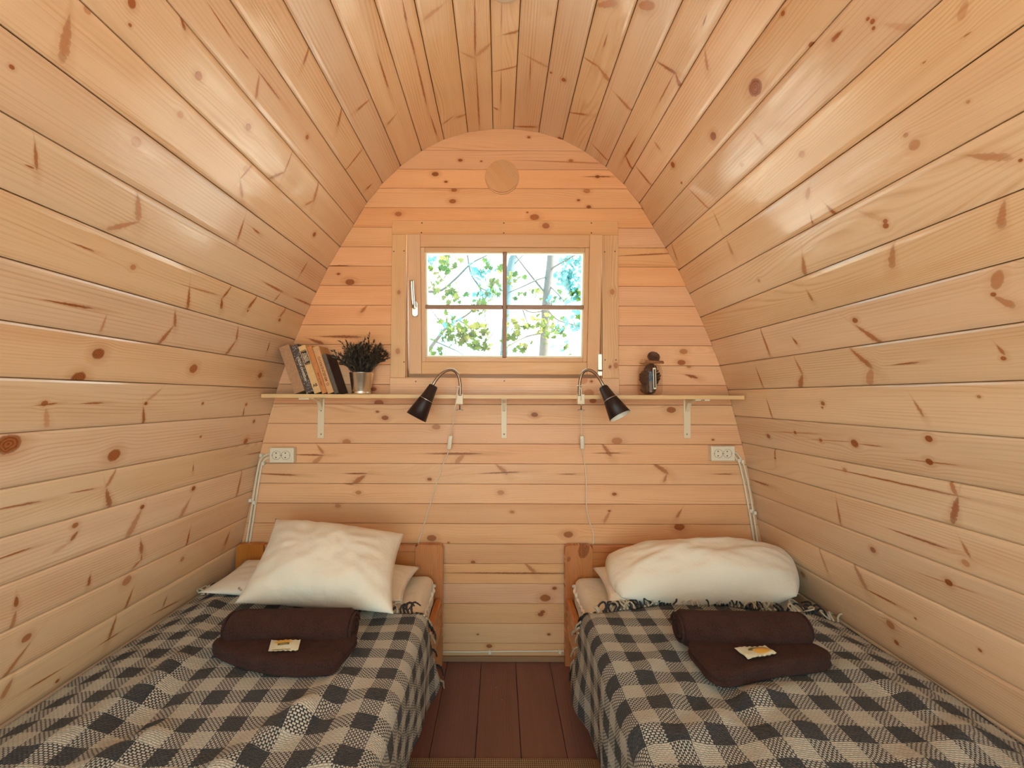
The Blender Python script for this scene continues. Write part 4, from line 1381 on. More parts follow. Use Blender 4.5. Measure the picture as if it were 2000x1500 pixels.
# ------------------------------------------------------------------ sockets and surface cables
def socket(x0, x1, y0, y1, label):
    yf = D - 0.032
    a, b = on_y(x0, y1, yf), on_y(x1, y0, yf)
    s = empty('wall_socket', ((a.x + b.x) / 2, D, a.z), label, 'socket')
    box('housing', a.x + 0.001, b.x - 0.001, yf + 0.012, D - 0.0003, a.z + 0.001, b.z - 0.001, WHITEP, s, 0.003, 2)
    box('faceplate', a.x, b.x, yf, yf + 0.012, a.z, b.z, WHITEP, s, 0.004, 3)
    zc = (a.z + b.z) / 2
    w_ = b.x - a.x
    for k, dx in enumerate((0.30, 0.68)):
        cx_ = a.x + w_ * dx
        m = frame_to((cx_, yf, zc), (0, -1, 0))
        wl = lathe('socket_well', [(0.0203, 0.0), (0.0203, 0.0012), (0.0192, 0.0014), (0.0186, 0.0002), (0.0, 0.0002)], m, WHITEP, s, 32, False, False)
        lathe('well_line', [(0.0186, 0.0004), (0.0178, 0.0004)], m, NAILM, wl, 32, False, False)
        for dz in (0.0095, -0.0095):
            lathe('pin_hole', [(0.0, 0.0006), (0.0027, 0.0005)], frame_to((cx_ - 0.002, yf, zc + dz), (0, -1, 0)), DARK, wl, 12, False, False)
        for dxx in (0.0175, -0.0175):
            box('earth_clip', cx_ + dxx - 0.0022, cx_ + dxx + 0.0022, yf - 0.0018, yf - 0.0004, zc - 0.0015, zc + 0.0015, NICKEL, wl)


socket(525.5, 573.5, 874.5, 904, 'double white wall socket under the shelf end that holds the books')
socket(1389.5, 1436, 871.5, 900.5, 'double white wall socket under the shelf end that holds the jar')
CLIPN = []


def cable(pts, label, rad=0.0042, y=D - 0.006):
    P = [on_y(a, b, y) for a, b in pts]
    o = tube('cable', P, rad, WHITEP, None, 8, 6, origin=tuple(P[0]))
    return tag(o, label, 'cable', 'white cables fixed along the end wall')


cable([(527, 886), (520, 888.5), (512, 894), (507, 903), (503.5, 918), (499, 945), (493, 985), (487, 1025), (482, 1058), (478, 1085), (474, 1130)], 'white cable hugging the slope below the socket under the books')
cable([(528, 893), (522, 894.5), (516, 899), (512.5, 906), (509, 920), (504.5, 947), (499, 985), (493, 1025), (487.5, 1060), (484, 1085), (481, 1130)], 'white cable just inside the one hugging the slope, below the books')
cable([(1434, 883), (1440, 887), (1447, 897), (1453, 910), (1458, 930), (1464, 960), (1470, 995), (1476, 1035), (1480, 1062), (1486, 1110)], 'white cable hugging the slope below the socket under the jar')
cable([(1434, 890), (1438, 896), (1444, 905), (1448, 920), (1452.5, 940), (1457, 965), (1463.5, 1000), (1470, 1040), (1474, 1066), (1480, 1110)], 'white cable just inside the one hugging the slope, below the jar')
low = cable([(866, 1273), (890, 1273), (930, 1273.2), (960, 1272.5), (1000, 1272), (1040, 1272), (1075, 1271.5), (1106, 1271.5)], 'white cable running along the foot of the end wall', 0.0028)


def cable_clip(x, y, label, rot=0.0):
    p = on_y(x, y, D - 0.008)
    o = box('cable_clip', -0.0062, 0.0062, -0.010, 0.0072, -0.0075, 0.0075, WHITEP, None, 0.0018, 2, Matrix.Translation((p.x, D - 0.0076, p.z)) @ Matrix.Rotation(rot, 4, 'Y'), origin=(p.x, D, p.z))
    tag(o, label, 'clip', 'cable clips on the end wall')


cable_clip(490, 977, 'white clip on the outer cable below the books', R(-8))
cable_clip(497.5, 981, 'white clip on the inner cable below the books', R(-8))
cable_clip(511, 889, 'white clip on the outer cable bend beside the socket under the books')
cable_clip(515, 905, 'white clip on the inner cable bend beside the socket under the books')
cable_clip(1442, 899, 'white clip on the inner cable beside the socket under the jar')
cable_clip(1449, 901, 'white clip on the outer cable beside the socket under the jar')
cable_clip(1465, 997, 'white clip on the inner cable below the jar')
cable_clip(1473, 1001, 'white clip on the outer cable below the jar')
cable_clip(957, 1273, 'white clip holding the low cable mid-gap between the beds')
cable_clip(1093, 1272, 'white clip holding the low cable beside the right bed')


# ------------------------------------------------------------------ beds
def bed(xw, xa, label, name_side):
    """xw: side at the wall, xa: side at the aisle"""
    s = 1 if xa > xw else -1
    B = empty('bed', ((xw + xa) / 2, 0.95, 0), label, 'bed', 'single beds')
    Y0, Y1 = 1.957, 1.988
    pz = on_y(850, 1064.5, Y0).z
    pw = 0.117

    def post(x0, x1, mat):
        x0, x1 = min(x0, x1), max(x0, x1)
        pf = []
        rr = 0.018
        for k in range(7):
            a = math.pi / 2 * k / 6
            pf.append((x1 - rr + rr * math.sin(math.pi / 2 - a) if False else x1 - rr + rr * math.cos(a), pz - rr + rr * math.sin(a)))
        for k in range(7):
            a = math.pi / 2 + math.pi / 2 * k / 6
            pf.append((x0 + rr + rr * math.cos(a), pz - rr + rr * math.sin(a)))
        poly = [(x0, FZ + 0.0006), (x1, FZ + 0.0006)] + pf
        n = len(poly)
        vs = [(x, y, z) for y in (Y0, Y1) for x, z in poly]
        uvs = [(z, x) for y in (Y0, Y1) for x, z in poly]
        fs = [tuple(range(n)), tuple(range(n, 2 * n))[::-1]] + [(k, n + k, n + (k + 1) % n, (k + 1) % n) for k in range(n)]
        return pyd('headboard_post', vs, fs, mat, B, False, uvs)
    o = post(xa - s * pw, xa, BEDK)
    ks = [(1140, 1075, 9, 1.0), (1111, 1092, 3, 1.0), (1118, 1255, 5, 1.0)] if s < 0 else []
    for k in range(4):
        if k < len(ks):
            p = on_y(ks[k][0], ks[k][1], Y0)
            o['ka%d' % k] = [p.z, p.x, ks[k][3]]
            o['kb%d' % k] = ell(ks[k][2] * 1.5 * D / F_PX, ks[k][2] * D / F_PX, 0.3)
        else:
            o['ka%d' % k] = [99.0, 99.0, 0.0]
            o['kb%d' % k] = ell(0.01, 0.01, 0.0)
    post(xw, xw + s * pw, BEDW)
    a, b = sorted((xa - s * pw, xw + s * pw))
    zt1 = on_y(800, 1079, Y0).z
    box('headboard_panel', a + 0.0005, b - 0.0005, Y0 + 0.010, Y1 - 0.004, 0.20, zt1, BEDW, B, 0.002, 1, axis=0)
    box('headboard_rail', a + 0.0005, b - 0.0005, Y0 + 0.006, Y1 - 0.001, zt1 + 0.0006, pz - 0.004, BEDW, B, 0.003, 2, axis=0)
    for x in (xa, xw):
        sg = s if x == xa else -s
        x0, x1 = sorted((x - sg * 0.030, x - sg * 0.005))
        box('side_rail', x0, x1, -0.09, Y0 - 0.0006, 0.165, 0.302, BEDW, B, 0.004, 2, axis=1)
    for x in (xa, xw):
        sg = s if x == xa else -s
        x0, x1 = sorted((x - sg * pw, x))
        box('foot_post', x0, x1, -0.122, -0.091, FZ + 0.0006, 0.36, BEDW, B, 0.006, 2, axis=2)
    box('footboard', a + 0.001, b - 0.001, -0.118, -0.095, 0.165, 0.34, BEDW, B, 0.003, 1, axis=0)
    return s


LXW, LXA = -1.118, -0.2375
RXW, RXA = 1.148, 0.2830
bed(LXW, LXA, 'low orange pine single bed along the left wall, under the books', 'left')
bed(RXW, RXA, 'low orange pine single bed along the right wall, under the jar', 'right')
MZ = 0.405


def rounded_grid(name, x0, x1, y0, y1, z0, z1, rad, mat, parent=None, noise_amp=0.006, nscale=6.0, nx=34, ny=60, origin=None, seed=0.0):
    """soft block with puckered skin (mattress, duvet)"""
    bm = bmesh.new()
    bmesh.ops.create_cube(bm, size=1.0)
    bmesh.ops.scale(bm, vec=(x1 - x0, y1 - y0, z1 - z0), verts=bm.verts)
    bmesh.ops.translate(bm, vec=((x0 + x1) / 2, (y0 + y1) / 2, (z0 + z1) / 2), verts=bm.verts)
    bmesh.ops.bevel(bm, geom=list(bm.edges), offset=rad, segments=4, affect='EDGES', profile=0.5)
    for ax, cnt, lo, hi in ((0, nx, x0, x1), (1, ny, y0, y1)):
        for k in range(1, cnt):
            co = [0, 0, 0]
            no = [0, 0, 0]
            co[ax] = lo + (hi - lo) * k / cnt
            no[ax] = 1
            bmesh.ops.bisect_plane(bm, geom=bm.verts[:] + bm.edges[:] + bm.faces[:], plane_co=co, plane_no=no)
    bm.normal_update()
    for v in bm.verts:
        n = mnoise.noise(v.co * nscale + Vector((seed, 0, 0)))
        n2 = mnoise.noise(v.co * nscale * 4 + Vector((0, seed, 3)))
        v.co += v.normal * (n * noise_amp + n2 * noise_amp * 0.45)
    me = bpy.data.meshes.new(name)
    bm.to_mesh(me)
    bm.free()
    return link(name, me, mat, parent, True, origin)


for (xw, xa, lab, sd) in ((LXW, LXA, 'mattress in a cream fitted sheet on the left bed', 1.0), (RXW, RXA, 'mattress in a cream fitted sheet on the right bed', 5.0)):
    s = 1 if xa > xw else -1
    x0, x1 = sorted((xw + s * 0.035, xa - s * 0.033))
    mt = rounded_grid('mattress', x0, x1, -0.085, 1.945, 0.270, MZ, 0.035, SHEETM, None, 0.005, 5.0, 30, 70, ((x0 + x1) / 2, 0.95, 0.27), sd)
    tag(mt, lab, 'mattress', 'mattresses')
    # elastic gather of the sheet along the corner
    pts = []
    xe = xa - s * 0.033
    for k in range(26):
        t = k / 25
        y = 1.60 + 0.32 * t
        pts.append((xe + s * (0.002 + 0.004 * math.sin(k * 2.1)), y, MZ - 0.030 + 0.006 * math.sin(k * 1.7) - 0.02 * math.sin(t * 3.1)))
    tube('gather', pts, lambda t: 0.006 + 0.002 * math.sin(t * 60), SHEETM, mt, 8, 3)


# ------------------------------------------------------------------ pillows
def pillow(name, c00, c10, c11, c01, thick, label, seed, mat=PILLOWM, pinch=0.12, wr=0.010, up=(0, 0, 1), sagf=None, n=44, rc=0.0):
    """corners: front-left, front-right, back-right, back-left; the body bulges to both sides of the corner sheet"""
    c00, c10, c11, c01 = map(Vector, (c00, c10, c11, c01))
    nrm = ((c10 - c00).cross(c01 - c00)).normalized()
    vs, fs = [], []

    def pt(u, v, sg):
        a, b = 2 * u - 1, 2 * v - 1
        # pinched sides between the corners
        pu = 1 - pinch * (1 - b * b) ** 1.0 * abs(a) ** 3
        pv = 1 - pinch * (1 - a * a) ** 1.0 * abs(b) ** 3
        aa, bb = a * pv * 1.0, b * pu * 1.0
        aa, bb = a * (1 - pinch * (1 - b * b) * 0.9), b * (1 - pinch * (1 - a * a) * 0.9)
        kk = 1 - rc * a * a * b * b
        aa, bb = aa * kk, bb * kk
        uu, vv = (aa + 1) / 2, (bb + 1) / 2
        p = c00 * (1 - uu) * (1 - vv) + c10 * uu * (1 - vv) + c11 * uu * vv + c01 * (1 - uu) * vv
        prof = max(0.0, (1 - abs(a) ** 2.4)) ** 0.62 * max(0.0, (1 - abs(b) ** 2.4)) ** 0.62
        w1 = mnoise.noise(Vector((a * 2.1 + seed, b * 2.1, sg)))
        ang = math.atan2(b, a)
        rad = max(abs(a), abs(b))
        w2 = math.sin(ang * 13 + 3 * mnoise.noise(Vector((a * 2, b * 2, seed)))) * max(0, rad - 0.35) * (1 - rad) * 2.2
        w3 = mnoise.noise(Vector((a * 6.5 + seed, b * 4.5, sg + 4)))
        h = thick * 0.5 * prof
        amp = prof ** 0.5 if prof > 0 else 0
        h += (w1 * 1.3 + w2 * 0.55 + w3 * 0.45) * wr * amp
        return p + nrm * (h * sg)
    for sg in (1, -1):
        base = len(vs)
        for j in range(n + 1):
            for i in range(n + 1):
                vs.append(pt(i / n, j / n, sg))
        for j in range(n):
            for i in range(n):
                q = (base + j * (n + 1) + i, base + j * (n + 1) + i + 1, base + (j + 1) * (n + 1) + i + 1, base + (j + 1) * (n + 1) + i)
                fs.append(q if sg > 0 else q[::-1])
    me = bpy.data.meshes.new(name)
    me.from_pydata([tuple(v) for v in vs], [], fs)
    bm = bmesh.new()
    bm.from_mesh(me)
    bmesh.ops.remove_doubles(bm, verts=bm.verts, dist=0.0006)
    zmin = MZ + 0.004
    for v in bm.verts:
        if sagf:
            v.co = sagf(v.co)
        if v.co.z < zmin:
            v.co.z = zmin + (v.co.z - zmin) * 0.04
        v.co.y = min(v.co.y, 1.951)
    bm.to_mesh(me)
    bm.free()
    c = (c00 + c10 + c11 + c01) / 4
    return tag(link(name, me, mat, None, True, (c.x, c.y, MZ)), label, 'pillow', 'white pillows')


P = lambda x, y, Y: on_y(x, y, Y)
# flat ones lying on the sheets
pillow('pillow', (-1.085, 1.665, 0.445), (-0.335, 1.61, 0.44), (-0.325, 1.925, 0.445), (-1.06, 1.93, 0.47), 0.085, 'flat white pillow lying beneath the square leaning one', 2.0, pinch=0.05, wr=0.008)
pillow('pillow', (0.385, 1.615, 0.44), (1.085, 1.66, 0.45), (1.10, 1.93, 0.45), (0.39, 1.925, 0.445), 0.085, 'flat white pillow lying beneath the plump one', 8.0, pinch=0.05, wr=0.008)
# left: square pillow leaning against the headboard
pillow('pillow', P(458, 1178, 1.50), P(768, 1199, 1.48), P(790, 1042, 1.80), P(538, 1013, 1.82), 0.20, 'square white pillow leaning on the headboard of the left bed', 3.3, pinch=0.085, wr=0.012, n=60)
# right: plump pillow lying
pillow('pillow', P(1200, 1172, 1.60), P(1574, 1170, 1.59), P(1545, 1072, 1.87), P(1172, 1078, 1.87), 0.235, 'plump white pillow lying at the head of the right bed', 6.1, pinch=0.0, wr=0.013, n=60, rc=0.09)

# ------------------------------------------------------------------ blankets
BZ = 0.428


def seg_dist(x, y, a, b):
    dx, dy = b[0] - a[0], b[1] - a[1]
    t = max(0, min(1, ((x - a[0]) * dx + (y - a[1]) * dy) / (dx * dx + dy * dy)))
    return math.hypot(x - a[0] - t * dx, y - a[1] - t * dy), t


def px_z(x, y, z=0.43):
    p = on_z(x, y, z)
    return (p.x, p.y)


FOLDS = {
    -1: [(px_z(430, 1500), px_z(590, 1395), 0.020, 0.040), (px_z(590, 1395), px_z(665, 1325), 0.018, 0.035), (px_z(120, 1440), px_z(345, 1300), 0.016, 0.04), (px_z(250, 1420), px_z(400, 1290), -0.014, 0.035),
         (px_z(640, 1480), px_z(720, 1360), 0.014, 0.04), (px_z(300, 1350), px_z(420, 1180), 0.012, 0.03), (px_z(180, 1500), px_z(290, 1440), 0.018, 0.04), (px_z(520, 1460), px_z(640, 1385), -0.012, 0.03)],
    1: [(px_z(1330, 1440), px_z(1480, 1360), 0.016, 0.035), (px_z(1480, 1360), px_z(1640, 1310), 0.016, 0.03), (px_z(1440, 1390), px_z(1410, 1340), -0.018, 0.03), (px_z(1660, 1300), px_z(1790, 1370), 0.014, 0.035),
        (px_z(1270, 1420), px_z(1340, 1330), 0.012, 0.035), (px_z(1800, 1500), px_z(1890, 1420), 0.014, 0.04), (px_z(1500, 1500), px_z(1560, 1420), 0.012, 0.05), (px_z(1250, 1310), px_z(1330, 1250), 0.012, 0.03)],
}


def bz(side, x, y):
    z = BZ
    for a, b, amp, w in FOLDS[side]:
        d, t = seg_dist(x, y, a, b)
        z += amp * math.exp(-(d / w) ** 2)
    z += 0.010 * mnoise.noise(Vector((x * 3.3, y * 3.3, side * 5))) + 0.0045 * mnoise.noise(Vector((x * 11, y * 11, side * 9)))
    # flattened under the towels
    cxx, cyy = (-0.61, 1.30) if side < 0 else (0.72, 1.30)
    f = math.exp(-(((x - cxx) / 0.23) ** 4 + ((y - cyy) / 0.16) ** 4))
    return z * (1 - f) + (BZ + 0.004) * f


def blanket(side, xw, xa, heads, cap, pu, pv, offu, offv, label):
    s = 1 if xa > xw else -1
    W = abs(xa - xw)
    Hh = 0.345
    rr = 0.045
    Wt = W - rr + 0.004
    arc = rr * math.pi / 2
    S = Wt + arc + Hh - rr
    ns, nt = 120, 150
    Y0 = 0.02
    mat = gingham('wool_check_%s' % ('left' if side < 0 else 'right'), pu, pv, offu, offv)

    def head(q):
        if q <= Wt:
            t = q / Wt
            k = t * (len(heads) - 1)
            i = min(int(k), len(heads) - 2)
            return heads[i] + (heads[i + 1] - heads[i]) * (k - i)
        return heads[-1] + (q - Wt) / (S - Wt) * 0.135

    def pos(q, y, t):
        hemx = 0.80 + 0.10 * math.sin(y * 5.0 + side) + 0.06 * math.sin(y * 13.0)
        if q <= Wt:
            x = xw + s * q
            return Vector((x, y, bz(side, x, y) - 0.028 * math.exp(-(q / 0.07) ** 2)))
        xe = xw + s * Wt
        ze = bz(side, xe, y)
        if q <= Wt + arc:
            a = (q - Wt) / rr
            return Vector((xe + s * rr * math.sin(a), y, ze - rr + rr * math.cos(a)))
        e = q - Wt - arc
        hang = e * hemx
        fl = e / (Hh - rr)
        # folds of the hanging side: gentle flutes growing to the hem
        bow = 0.011 * math.sin(y * 16.0 + side * 1.3) * fl + 0.004 * fl + 0.014 * mnoise.noise(Vector((y * 7, e * 5, side)))
        if y > heads[-1] - 0.25:
            bow += 0.016 * fl * min(1, (y - heads[-1] + 0.25) / 0.35)
        bow = max(bow, 0.001)
        return Vector((xe + s * (rr + bow), y, ze - rr - hang))
    vs, uvs, fs = [], [], []
    for j in range(nt + 1):
        t = j / nt
        for i in range(ns + 1):
            q = S * i / ns
            y = Y0 + (head(q) - Y0) * t
            if t > 0.9:
                y += 0.012 * mnoise.noise(Vector((q * 9, side, 1))) * (t - 0.9) * 10
            vs.append(pos(q, y, t))
            # small drift of the weave over the folds
            du = 0.010 * mnoise.noise(Vector((q * 2.7, y * 2.7, side * 3)))
            dv = 0.012 * mnoise.noise(Vector((q * 2.3, y * 2.3, side * 3 + 7)))
            uvs.append((xw + s * q + du, y + dv + 0.10 * (1.5 - y) * 0))
    for j in range(nt):
        for i in range(ns):
            f = (j * (ns + 1) + i, j * (ns + 1) + i + 1, (j + 1) * (ns + 1) + i + 1, (j + 1) * (ns + 1) + i)
            fs.append(f if s > 0 else f[::-1])
    B = empty('blanket', ((xw + xa) / 2, 0.9, BZ), label, 'blanket', 'checked wool blankets')
    cl = pyd('cloth', vs, fs, mat, B, True, uvs)
    so = cl.modifiers.new('thickness', 'SOLIDIFY')
    so.thickness = 0.006
    so.offset = -1.0
    # tassels along the head hem
    rg = random.Random(20 + side)
    nt_ = 92
    for k in range(nt_):
        q = S * (k + 0.5) / nt_
        if q > Wt + 0.10 and k % 6:
            continue
        y = head(q)
        base = pos(q, y - 0.004, 1.0) + Vector((0, 0, 0.002))
        L_ = rg.uniform(0.045, 0.075)
        if q <= Wt:
            a = rg.uniform(-1.3, 1.3)
            d = Vector((math.sin(a), math.cos(a), 0))
            c = rg.choice((-1, 1)) * rg.uniform(1.5, 4.6)
            pts = [base]
            p = Vector(base)
            for j in range(5):
                ang = a + c * j / 4
                p = p + Vector((math.sin(ang), math.cos(ang), 0)) * L_ / 5
                p.z = base.z + 0.012 * math.sin(j * 0.8) + rg.uniform(0, 0.004) + 0.008
                pts.append(Vector(p))
        else:
            pts = [base]
            p = Vector(base)
            for j in range(4):
                p = p + Vector((s * rg.uniform(-0.002, 0.008), 0.012 + rg.uniform(-0.004, 0.008), -0.010 - 0.004 * j))
                pts.append(Vector(p))
        dark = (math.floor((xw + s * q - offu) / pu * 2) % 2) == 1 if rg.random() < 0.75 else rg.random() < 0.5
        path = catmull(pts, 3)
        vs_, fs_ = tube_data(path, lambda t: (0.0042 + 0.0009 * math.sin(t * 40)) * (1 - 0.4 * t), 5)
        pyd('tassel', vs_, fs_, YARND if dark else YARNL, B, True)
    return B


blanket(-1, -1.122, LXA - 0.005, [1.735, 1.70, 1.64, 1.60, 1.57, 1.545], 0, 0.0955, 0.0935, -0.822 - 0.024, 1.17 - 0.023,
        'black and cream checked wool blanket with tassels on the left bed')
blanket(1, 1.152, RXA + 0.005, [1.56, 1.585, 1.605, 1.615, 1.605, 1.565], 0, 0.0985, 0.100, 0.826 - 0.025, 1.151 - 0.025,
        'black and cream checked wool blanket with tassels on the right bed')


# ------------------------------------------------------------------ towels
def rolled_towel(xa, xb, y, r, z0, label, seed, squash=0.9):
    c = Vector(((xa + xb) / 2, y, z0))
    T = empty('rolled_towel', (c.x, y, z0), label, 'towel', 'brown bath towels')
    n, m = 36, 40
    vs, fs = [], []
    for i in range(m + 1):
        t = i / m
        x = xa + (xb - xa) * t
        e = min(t, 1 - t) * (xb - xa)
        cr = 1 - 0.34 * max(0, 1 - e / 0.018) ** 2
        for k in range(n):
            a = 2 * math.pi * k / n
            rr = r * cr * (1 + 0.05 * mnoise.noise(Vector((x * 9 + seed, math.cos(a) * 1.3, math.sin(a) * 1.3))) + 0.025 * mnoise.noise(Vector((x * 30, math.cos(a) * 3, math.sin(a) * 3 + seed))))
            yy = y + rr * 1.10 * math.cos(a) + 0.008 * math.sin((t - 0.5) * 3 + seed)
            zz = z0 + r * squash + rr * squash * math.sin(a)
            if zz < z0 + 0.004:
                zz = z0 + 0.004
            vs.append((x, yy, zz))
    for i in range(m):
        for k in range(n):
            fs.append((i * n + k, i * n + (k + 1) % n, (i + 1) * n + (k + 1) % n, (i + 1) * n + k))
    fs.append(tuple(range(n))[::-1])
    fs.append(tuple(m * n + k for k in range(n)))
    pyd('roll', vs, fs, TERRY, T, True)
    # spiral edge seen on the ends, and the free edge lying along the roll
    for (x, sg) in ((xa, -1), (xb, 1)):
        pts = []
        for k in range(40):
            a = k * 0.42
            rr = r * (0.86 - 0.017 * k)
            pts.append((x + sg * (0.002 - 0.0), y + rr * 1.1 * math.cos(a), z0 + r * squash + rr * squash * math.sin(a)))
        tube('spiral_edge', pts, 0.0042, TERRY, T, 6, 2)
    pts = [(xa + 0.01 + (xb - xa - 0.02) * k / 14, y - r * 1.06 - 0.001 + 0.003 * math.sin(k), z0 + r * squash * 0.60 + 0.004 * math.sin(k * 1.3)) for k in range(15)]
    tube('loose_edge', pts, 0.0055, TERRY, T, 8, 3)
    return T


def folded_towel(px, z0, thick, label, seed, lift=None):
    pts = [on_z(x, y, z0 + thick * 0.7) for x, y in px]
    out = catmull([(p.x, p.y, 0) for p in pts], 7, True)
    n = len(out)
    c = Vector((0, 0, 0))
    for p in out:
        c += p / n
    T = empty('folded_towel', (c.x, c.y, z0), label, 'towel', 'brown bath towels')
    vs, fs = [], []
    layers = [(0.955, 0.0), (0.985, 0.10), (1.0, 0.26), (0.985, 0.42), (0.965, 0.47), (0.99, 0.55), (1.0, 0.72), (0.985, 0.88), (0.95, 0.98), (0.88, 1.02), (0.74, 1.0), (0.55, 0.97), (0.36, 0.96), (0.18, 0.97)]
    for li, (sc, h) in enumerate(layers):
        for p in out:
            q = c + (p - c) * sc
            dz = 0.0
            if h > 0.5:
                dz = 0.10 * thick * mnoise.noise(Vector((q.x * 12, q.y * 12, seed))) + 0.20 * thick * mnoise.noise(Vector((q.x * 4.5, q.y * 6.5, seed + 3)))
            if lift:
                dz += lift(q)
            vs.append((q.x, q.y, z0 + 0.003 + thick * h + dz))
    for li in range(len(layers) - 1):
        for k in range(n):
            fs.append((li * n + k, li * n + (k + 1) % n, (li + 1) * n + (k + 1) % n, (li + 1) * n + k))
    fs.append(tuple(range(n))[::-1])
    fs.append(tuple((len(layers) - 1) * n + k for k in range(n)))
    return tag(pyd('fold', vs, fs, TERRY, T, True), None)


TZ = BZ + 0.006
rolled_towel(-0.782, -0.424, 1.352, 0.051, TZ, 'dark brown rolled towel on the left bed blanket', 1.0)
rolled_towel(0.527, 0.890, 1.352, 0.052, TZ, 'dark brown rolled towel on the right bed blanket', 4.0)
folded_towel([(414, 1264), (428, 1248), (470, 1243), (560, 1246), (640, 1248), (694, 1243), (693, 1256), (672, 1282), (655, 1300), (628, 1306), (560, 1307), (490, 1296), (440, 1280)], TZ, 0.036,
             'dark brown folded towel in front of the roll on the left bed', 2.0)
folded_towel([(1343, 1264), (1362, 1250), (1400, 1248), (1480, 1250), (1560, 1252), (1592, 1262), (1618, 1276), (1622, 1292), (1590, 1300), (1520, 1308), (1455, 1322), (1415, 1328), (1386, 1318), (1366, 1296)], TZ, 0.036,
             'dark brown folded towel in front of the roll on the right bed', 7.0)


# ------------------------------------------------------------------ soap sachets
def sachet_mat(name, right):
    t = NT(name)
    s = t.sep(t.uv())
    u, v = s[0], s[1]
    wob = t.noise(t.xyz(t.ma('MULTIPLY', u, 6.0), t.ma('MULTIPLY', v, 6.0)), 1.0, 2.0)
    col = t.mix(wob, (0.66, 0.61, 0.42), (0.80, 0.76, 0.60))

    def ell(cu, cv, ru, rv):
        a = t.ma('DIVIDE', t.ma('SUBTRACT', u, cu), ru)
        b = t.ma('DIVIDE', t.ma('SUBTRACT', v, cv), rv)
        return t.ma('ADD', t.ma('MULTIPLY', a, a), t.ma('MULTIPLY', b, b))

    def both(a, b):
        return t.ma('MULTIPLY', a, b)

    def rect(u0, u1, v0, v1):
        return both(both(t.ma('GREATER_THAN', u, u0), t.ma('LESS_THAN', u, u1)), both(t.ma('GREATER_THAN', v, v0), t.ma('LESS_THAN', v, v1)))
    if right:
        e = ell(0.66, 0.42, 0.30, 0.30)
        col = t.mix(t.maprange(e, 0.55, 1.15, 1.0, 0.0), col, (0.78, 0.42, 0.06))
        arc_ = both(t.ma('LESS_THAN', ell(0.62, 0.55, 0.34, 0.30), 1.0), t.ma('GREATER_THAN', ell(0.66, 0.44, 0.30, 0.30), 1.0))
        arc_ = both(arc_, t.ma('GREATER_THAN', v, 0.55))
        col = t.mix(arc_, col, (0.16, 0.13, 0.03))
        col = t.mix(both(t.ma('LESS_THAN', ell(0.36, 0.60, 0.07, 0.10), 1.0), t.ma('GREATER_THAN', ell(0.36, 0.60, 0.04, 0.06), 1.0)), col, (0.16, 0.13, 0.03))
    else:
        e = ell(0.44, 0.72, 0.32, 0.24)
        col = t.mix(t.maprange(e, 0.5, 1.15, 1.0, 0.0), col, (0.78, 0.45, 0.08))
        col = t.mix(rect(0.26, 0.66, 0.42, 0.62), col, (0.15, 0.12, 0.03))
        col = t.mix(both(rect(0.34, 0.58, 0.49, 0.54), t.ma('GREATER_THAN', t.noise(t.xyz(t.ma('MULTIPLY', u, 70.0), 0.0, 0.0)), 0.47)), col, (0.62, 0.55, 0.34))
        col = t.mix(rect(0.12, 0.74, 0.06, 0.12), col, (0.20, 0.16, 0.05))
    t.principled(col, 0.4, 0.0)
    return t.m


def sachet(c, right, label):
    pts = [on_z(x, y, TZ + 0.043) for x, y in c]         # front-left, front-right, back-right, back-left
    n = 12
    vs, uvs, fs = [], [], []
    cen = sum(pts, Vector()) / 4
    for sg in (1, -1):
        b0 = len(vs)
        for j in range(n + 1):
            for i in range(n + 1):
                u, v = i / n, j / n
                p = pts[0] * (1 - u) * (1 - v) + pts[1] * u * (1 - v) + pts[2] * u * v + pts[3] * (1 - u) * v
                h = 0.0035 * max(0, 1 - abs(2 * u - 1) ** 3) * max(0, 1 - abs(2 * v - 1) ** 3) + 0.0005
                crimp = 0.0012 * math.sin(u * 40) if abs(2 * v - 1) > 0.9 else 0
                curl = 0.004 * mnoise.noise(Vector((u * 2, v * 2, 3 if right else 8)))
                vs.append((p.x, p.y, p.z + sg * h + crimp + curl + 0.003))
                uvs.append((u, v))
        for j in range(n):
            for i in range(n):
                q = (b0 + j * (n + 1) + i, b0 + j * (n + 1) + i + 1, b0 + (j + 1) * (n + 1) + i + 1, b0 + (j + 1) * (n + 1) + i)
                fs.append(q if sg > 0 else q[::-1])
    o = pyd('soap_sachet', vs, fs, sachet_mat('sachet_print_%d' % right, right), None, False, uvs, tuple(cen))
    tag(o, label, 'sachet', 'soap sachets on the towels')


sachet([(524, 1274), (582, 1272), (587, 1252), (530, 1252)], 0, 'small white sachet with a dark green band on the left folded towel')
sachet([(1461, 1290), (1517, 1278), (1494, 1263), (1434, 1268)], 1, 'small white sachet with a large yellow spot on the right folded towel')

